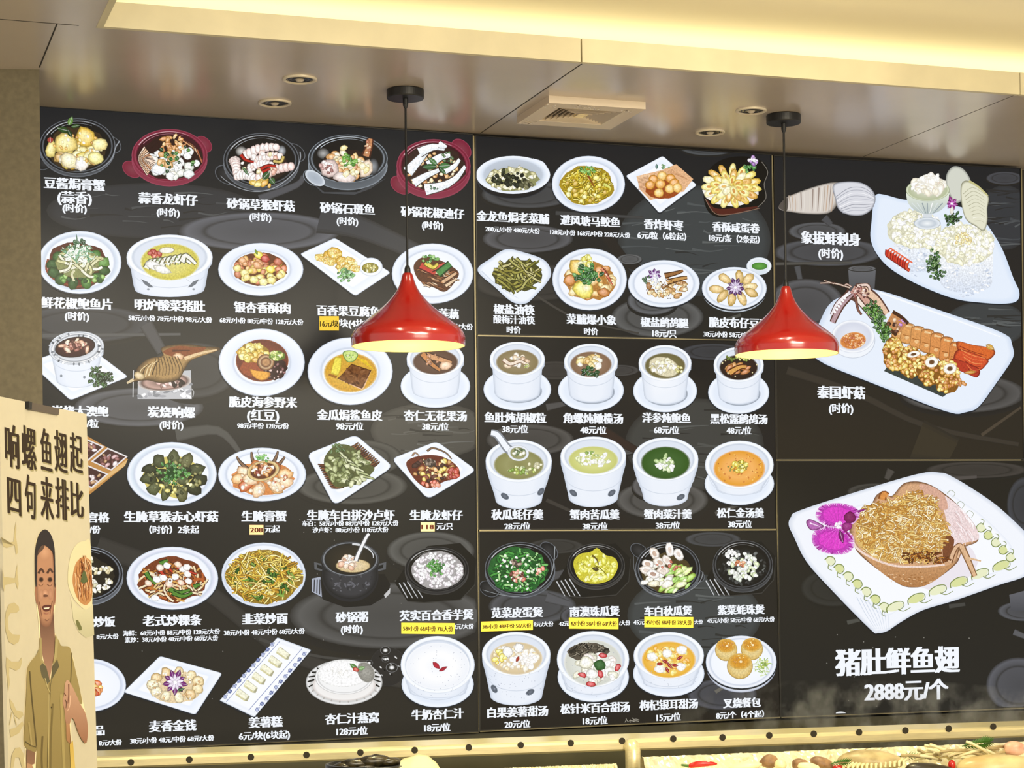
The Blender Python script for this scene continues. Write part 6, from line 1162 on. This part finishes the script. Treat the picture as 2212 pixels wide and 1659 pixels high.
# display counter
ZCN = .90; cd = rd; 
c0 = ra+rn*.06; c0.z = 0
bm = bmesh.new(); bm_box(bm, c0, cd*rl, rn*.62, (0, 0, ZCN)); ct = from_bm('display_counter', bm, mat('counter_steel', '8d8560', .4, .6, noise=.2, nscale=4)); tag(ct, 'long steel display counter in front of the rail, carrying the seafood', 'counter')
M_FOIL = mat('foil', 'f4ecca', .22, .3, noise=.2, nscale=10, bump=.6)
def tray(px0, py0, px1, py1, back, deep, label, grp):
    """foil lined tray: back lip between two photo points"""
    fp = FreePlane(ra+rn*back, rn); a0, a1 = fp(px0, py0, 0), fp(px1, py1, 0); z0 = ZCN; dx = (a1-a0); h = dx.copy()
    t = empty('seafood_tray', ((a0.x+a1.x)/2, (a0.y+a1.y)/2, ZCN), label, 'tray', grp)
    bm = bmesh.new(); n = 170; R = random.Random(int(px0)); rows = []
    for j, (q, zf) in enumerate(((-.012, .99), (0, 1.0), (.006, .985), (.014, .95), (.022, .9), (.03, .84), (.04, .74), (.05, .6), (.10, .34), (deep*.6, .3), (deep, .28))):
        row = []
        for i in range(n+1):
            p = a0.lerp(a1, i/n); zz = ZCN+(p.z-ZCN)*zf; row.append(bm.verts.new(Vector((p.x, p.y, zz+R.uniform(-.004, .004)*(.35 if j < 2 else 1.2)))+rn*(q+R.uniform(-.007, .007))))
        rows.append(row)
    for r0, r1 in zip(rows, rows[1:]):
        for i in range(n): bm.faces.new((r0[i], r0[i+1], r1[i+1], r1[i]))
    from_bm('foil_lining', bm, M_FOIL, t)
    bm = bmesh.new(); b0 = Vector((a0.x, a0.y, ZCN)); b1 = Vector((a1.x, a1.y, ZCN)); 
    for o_, e_, f_, g_ in ((b0-rn*.016, b1-b0, rn*.003, Vector((0, 0, (a0.z-ZCN)*.96))), (b0, b1-b0, rn*deep, Vector((0, 0, .006)))): bm_box(bm, o_, e_, f_, g_)
    from_bm('tray_body', bm, M_STEEL, t); return fp
tray(1386, 1636, 2330, 1598, .16, .36, 'foil lined tray of seafood right of the rail post', 'foil trays on the counter')
tray(1040, 1662, 1330, 1650, .16, .36, 'foil lined tray left of the rail post', 'foil trays on the counter')
GRP = 'seafood and vegetables on the foil tray'
def blob(name, px, py, depth, rx, ry, rz, m, label, cat, rot=0, seed=1, lump=.08, tilt=0, grp=GRP, base=None, sub=3):
    """lumpy body whose middle shows at px,py; carried down to the tray"""
    c = at(px, py, depth); bm = bmesh.new(); bmesh.ops.create_icosphere(bm, subdivisions=sub, radius=1.0); R = random.Random(seed); ph = [R.uniform(0, 6.28) for _ in range(6)]
    for v in bm.verts:
        k = 1+lump*(math.sin(3*v.co.x+ph[0])+math.sin(4*v.co.y+ph[1])+math.sin(5*v.co.z+ph[2])+.5*math.sin(9*v.co.x+7*v.co.y+ph[3]))/2
        v.co = Vector((v.co.x*rx*k, v.co.y*ry*k, v.co.z*rz*k))
    bmesh.ops.transform(bm, matrix=Matrix.Translation(c) @ Matrix.Rotation(rot-YAW, 4, 'Z') @ Matrix.Rotation(tilt, 4, 'Y'), verts=bm.verts)
    o = from_bm(name, bm, m, None, None, True); return tag(o, label, cat, grp)
M_CHILI = mat('red_chili', 'c01c10', .2, spec=.6); M_MUSH = mat('mushroom', 'a8825a', .5, noise=.4, nscale=30, color2='6a4a30'); M_SHELL = mat('pale_shell', 'cdb98a', .4, noise=.3, nscale=16, color2='8f7d50'); M_CLAM = mat('big_clam', 'e0cf9a', .35, noise=.25, nscale=9, color2='b79a62', bump=.4); M_PALE = mat('pale_strip', 'e9dfb0', .35); M_FERN = mat('green_sprig', '3f6a1e', .5); M_DARKF = mat('dark_fish', '3a3328', .3, noise=.4, nscale=30); M_PINK = mat('pink_prawn', 'd8967a', .35, noise=.3, nscale=25, color2='e8c4a8')
def chili(px, py, L, depth, label, ang=0.0, seed=1):
    c = at(px, py, depth); d_ = (rgt*math.cos(ang)+Vector((0, 0, 1))*math.sin(ang)); pts = [c+d_*(L*(t-.5))+Vector((0, 0, -.004*(2*t-1)**2)) for t in (0, .12, .3, .5, .7, .9, 1)]; rr = [.003, .008, .0095, .009, .008, .005, .0015]
    r = empty('red_chili', c, label, 'chili', 'red chilies on the counter'); bm = bmesh.new(); rings = []
    for p, q in zip(pts, rr): rings.append([bm.verts.new(p+fwd*(q*math.cos(k*.628))+Vector((0, 0, 1))*(q*math.sin(k*.628))) for k in range(10)])
    for a_, b_ in zip(rings, rings[1:]):
        for k in range(10): bm.faces.new((a_[k], a_[(k+1) % 10], b_[(k+1) % 10], b_[k]))
    bm.faces.new(rings[0]); bm.faces.new(rings[-1]); from_bm('pod', bm, M_CHILI, r, smooth=True)
    bm = bmesh.new(); bm_tube(bm, [pts[0]-d_*.018+Vector((0, 0, .006)), pts[0]+d_*.006], .003, 8, .005); from_bm('stem', bm, M_FERN, r)
DS = 5.33
chili(1517, 1650, .088, DS, 'red chili lying on the foil just right of the rail post', .08)
chili(1815, 1659, .05, DS-.04, 'red chili in front of the pale fan shell', -.05)
blob('mushroom', 1662, 1645, DS, .030, .03, .020, M_MUSH, 'brown mushroom right of the red chili', 'mushroom', seed=3, lump=.12)
blob('mushroom', 1686, 1652, DS-.04, .018, .03, .016, M_PALE, 'small pale mushroom beside the brown one', 'mushroom', seed=4)
blob('mushroom', 1728, 1652, DS-.05, .024, .03, .02, M_MUSH, 'round brown mushroom in the middle of the row', 'mushroom', seed=5)
blob('mushroom', 1775, 1648, DS-.02, .035, .03, .018, M_MUSH, 'long brown mushroom left of the spotted shell', 'mushroom', seed=6, tilt=.3)
blob('mushroom', 1747, 1657, DS-.09, .034, .02, .012, M_PALE, 'pale mushroom stem under the long brown mushroom', 'mushroom', seed=7, tilt=.15)
blob('mushroom', 1610, 1656, DS-.02, .05, .03, .014, M_PALE, 'wide pale mushroom slice next to the red chili', 'mushroom', seed=8, tilt=-.1)
blob('sea_snail', 1880, 1645, DS, .098, .06, .036, M_SHELL, 'spotted beige shell dome left of the white strips', 'shellfish', seed=9, lump=.04, tilt=.04)
blob('fish', 2010, 1662, DS-.06, .075, .04, .018, M_DARKF, 'dark fish head below the white strips', 'fish', seed=10, tilt=.1)
blob('giant_clam', 2150, 1655, DS-.08, .125, .07, .036, M_CLAM, 'large pale clam at the right corner of the counter', 'shellfish', seed=12, lump=.05, tilt=-.03)
blob('prawn', 2190, 1617, DS+.02, .035, .03, .022, M_PINK, 'pink prawn above the large clam at the right edge', 'prawn', seed=13, lump=.15)
blob('red_berry', 2056, 1653, DS-.05, .012, .012, .016, M_CHILI, 'small red fruit left of the large clam', 'fruit', seed=14, lump=.02)
# fan shell with ribs
r = empty('fan_shell', at(1880, 1655, DS-.06), 'ribbed white shell edge in front of the spotted shell dome', 'shellfish', GRP)
for i in range(14):
    bm = bmesh.new(); p0 = at(1822+i*10, 1657-i*.9, DS-.06); p1 = at(1838+i*9.5, 1646-i*.6, DS-.02); bm_tube(bm, [p0+Vector((0, 0, -.012)), p0, p1], .0035, 8, .005); from_bm('rib', bm, M_PALE, r)
# pile of pale strips
R_ = random.Random(21)
for i in range(38):
    x = 1985+i*4.6+R_.uniform(-10, 10); top = 1612+abs(x-2090)*.12; y = R_.uniform(top, 1640); L_ = R_.uniform(18, 42); t = R_.uniform(-.5, .9); dd = DS+R_.uniform(-.05, .06)
    p0, p1, p2 = at(x-L_*math.cos(t), y-L_*.5*math.sin(t), dd), at(x, y-3, dd-.01), at(x+L_*math.cos(t), y+L_*.5*math.sin(t), dd+.01)
    bm = bmesh.new(); bm_tube(bm, [p0, p0.lerp(p1, .5)+Vector((0, 0, .002)), p1, p1.lerp(p2, .5)+Vector((0, 0, .002)), p2], .0045, 8); o = from_bm('razor_strip', bm, M_PALE if i % 3 else M_SHELL, None, None, True); tag(o, 'pale finger-thick strip in the heap below the green sprig', 'seafood strip', 'heap of pale strips')
def sprig(px, py, qx, qy, depth, n, label, L_=.03):
    a_, b_ = at(px, py, depth), at(qx, qy, depth-.01); r = empty('green_sprig', a_, label, 'herb', 'green sprigs among the seafood'); bm = bmesh.new(); bm_tube(bm, [a_, a_.lerp(b_, .5)+Vector((0, 0, .004)), b_], .0022, 6); from_bm('stem', bm, M_FERN, r)
    bm = bmesh.new(); d_ = (b_-a_).normalized(); u_ = Vector((0, 0, 1))
    for i in range(n):
        t = (i+.5)/n; p = a_.lerp(b_, t); l = L_*(1-.55*abs(2*t-1))
        for s in (-1, 1): prism(bm, [p, p+d_*l*.5+u_*s*l*.35+fwd*.004, p+d_*l+u_*s*l*.75, p+d_*l*.65+u_*s*l*.2-fwd*.004], -fwd*.001)
    from_bm('leaflets', bm, M_FERN, r)
sprig(2078, 1612, 2140, 1602, DS-.02, 12, 'feathery green sprig lying on top of the pale strips')
sprig(1925, 1638, 1985, 1632, DS, 9, 'green sprig between the spotted shell and the pale strips', .018)
sprig(1795, 1650, 1835, 1645, DS-.06, 8, 'green sprig left of the ribbed shell', .02)
# black pot with a cloth on the left
pcx = at(800, 1668, 5.35); r = empty('stew_pot', (pcx.x, pcx.y, ZCN), 'black pot of dark shellfish with a folded cream cloth over its right side', 'pot')
bm = bmesh.new(); zt = at(800, 1649, 5.35).z; R_P = .125
bm_lathe(bm, [(0, ZCN), (R_P*.8, ZCN), (R_P, ZCN+.05), (R_P*1.02, zt), (R_P*.95, zt+.001), (R_P*.9, zt-.02), (0, zt-.02)], (pcx.x, pcx.y, 0), 40); from_bm('pot_body', bm, mat('black_clay', '17150f', .3), r, smooth=True)
for i, (px, py, rx_, rz_) in enumerate(((770, 1650, .05, .016), (810, 1645, .055, .02), (742, 1655, .03, .012), (840, 1646, .035, .014), (790, 1655, .05, .012))):
    bm = bmesh.new(); bmesh.ops.create_icosphere(bm, subdivisions=3, radius=1); R_ = random.Random(i)
    for v in bm.verts: k = 1+.1*math.sin(9*v.co.x+i)*math.sin(8*v.co.z); v.co = Vector((v.co.x*rx_*k, v.co.y*.025, v.co.z*rz_*k))
    bmesh.ops.translate(bm, vec=at(px, py, 5.35), verts=bm.verts); o = from_bm('sea_cucumber', bm, mat('dark_shellfish', '4a4026', .25, noise=.7, nscale=40, color2='17140c'), None, None, True)
    tag(o, ('dark shellfish at the left rim of the black pot', 'dark shellfish at the top of the heap in the black pot', 'small dark shellfish lowest on the left of the black pot', 'dark shellfish half under the cream cloth', 'dark shellfish in front, below the others in the black pot')[i], 'shellfish', 'shellfish in the black pot')
def cloth(pts, depth, label):
    bm = bmesh.new(); n = len(pts); R_ = random.Random(n); rows = []
    for j in range(5):
        rows.append([bm.verts.new(at(x, y, depth)-fwd*(.03*j)+Vector((0, 0, -.004*j*j+.0012*math.sin(1.1*i+j)))) for i, (x, y) in enumerate(pts)])
    for a_, b_ in zip(rows, rows[1:]):
        for i in range(n-1): bm.faces.new((a_[i], a_[i+1], b_[i+1], b_[i]))
    bot = [bm.verts.new(v.co+Vector((0, 0, -.05))) for v in rows[-1]]
    for i in range(n-1): bm.faces.new((rows[-1][i], rows[-1][i+1], bot[i+1], bot[i]))
    bk = [bm.verts.new(v.co+Vector((0, 0, -.06))) for v in rows[0]]
    for i in range(n-1): bm.faces.new((rows[0][i], bk[i], bk[i+1], rows[0][i+1]))
    o = from_bm('folded_cloth', bm, mat('cream_cloth', 'e6dcae', .7, noise=.06, nscale=30), None, None, True); tag(o, label, 'cloth')
cloth(curve([(866, 1642), (885, 1634), (905, 1629), (920, 1631), (935, 1640), (948, 1655), (956, 1668)], False, 4), 5.3, 'cream cloth draped over the right side of the black pot')
for q in (_fo,): bpy.data.objects.remove(q)
# ------------------------------------------------------------------ steam rising over the counter
def steam(label, x0, x1, ztop, dens, seed):
    a_, b_ = on_z(x0, 1600, ZR), on_z(x1, 1600-(x1-x0)*.04, ZR); c_ = (a_+b_)/2; w_ = (b_-a_).length/2
    bm = bmesh.new(); bmesh.ops.create_icosphere(bm, subdivisions=3, radius=1.0)
    hz = (ztop-.96)/2
    for v in bm.verts: v.co = rd*(v.co.x*w_)+rn*(v.co.y*.09+.11)+Vector((0, 0, v.co.z*hz+hz-.05))+Vector((c_.x, c_.y, .96))
    m = bpy.data.materials.new('steam'); m.use_nodes = True; nt = m.node_tree; nt.nodes.clear()
    out = nt.nodes.new('ShaderNodeOutputMaterial'); vol = nt.nodes.new('ShaderNodeVolumePrincipled'); vol.inputs['Color'].default_value = (.95, .93, .86, 1); vol.inputs['Anisotropy'].default_value = .2
    tc = nt.nodes.new('ShaderNodeTexCoord'); mp = nt.nodes.new('ShaderNodeMapping'); mp.inputs['Location'].default_value = (seed*3.1, seed, 0); mp.inputs['Scale'].default_value = (7, 7, 5)
    ns = nt.nodes.new('ShaderNodeTexNoise'); ns.inputs['Scale'].default_value = 1.6; ns.inputs['Detail'].default_value = 5; ns.inputs['Roughness'].default_value = .6
    rp = nt.nodes.new('ShaderNodeMapRange'); rp.inputs[1].default_value = .47; rp.inputs[2].default_value = .75; rp.inputs[3].default_value = 0; rp.inputs[4].default_value = dens
    gr = nt.nodes.new('ShaderNodeTexGradient'); gr.gradient_type = 'SPHERICAL'; g2 = nt.nodes.new('ShaderNodeMapping'); g2.inputs['Location'].default_value = (-1, -1, -1); g2.inputs['Scale'].default_value = (2, 2, 2)
    mu = nt.nodes.new('ShaderNodeMath'); mu.operation = 'MULTIPLY'
    L = nt.links.new; L(tc.outputs['Object'], mp.inputs[0]); L(mp.outputs[0], ns.inputs[0]); L(ns.outputs['Fac'], rp.inputs[0]); L(tc.outputs['Generated'], g2.inputs[0]); L(g2.outputs[0], gr.inputs[0]); L(rp.outputs[0], mu.inputs[0]); L(gr.outputs['Fac'], mu.inputs[1]); L(mu.outputs[0], vol.inputs['Density']); L(vol.outputs[0], out.inputs['Volume'])
    o = from_bm('steam', bm, m, None, None, True); tag(o, label, 'steam', kind='stuff')
steam('wisps of steam drifting over the rail and the lower right menu boards', 940, 2330, 1.27, 60, 1)
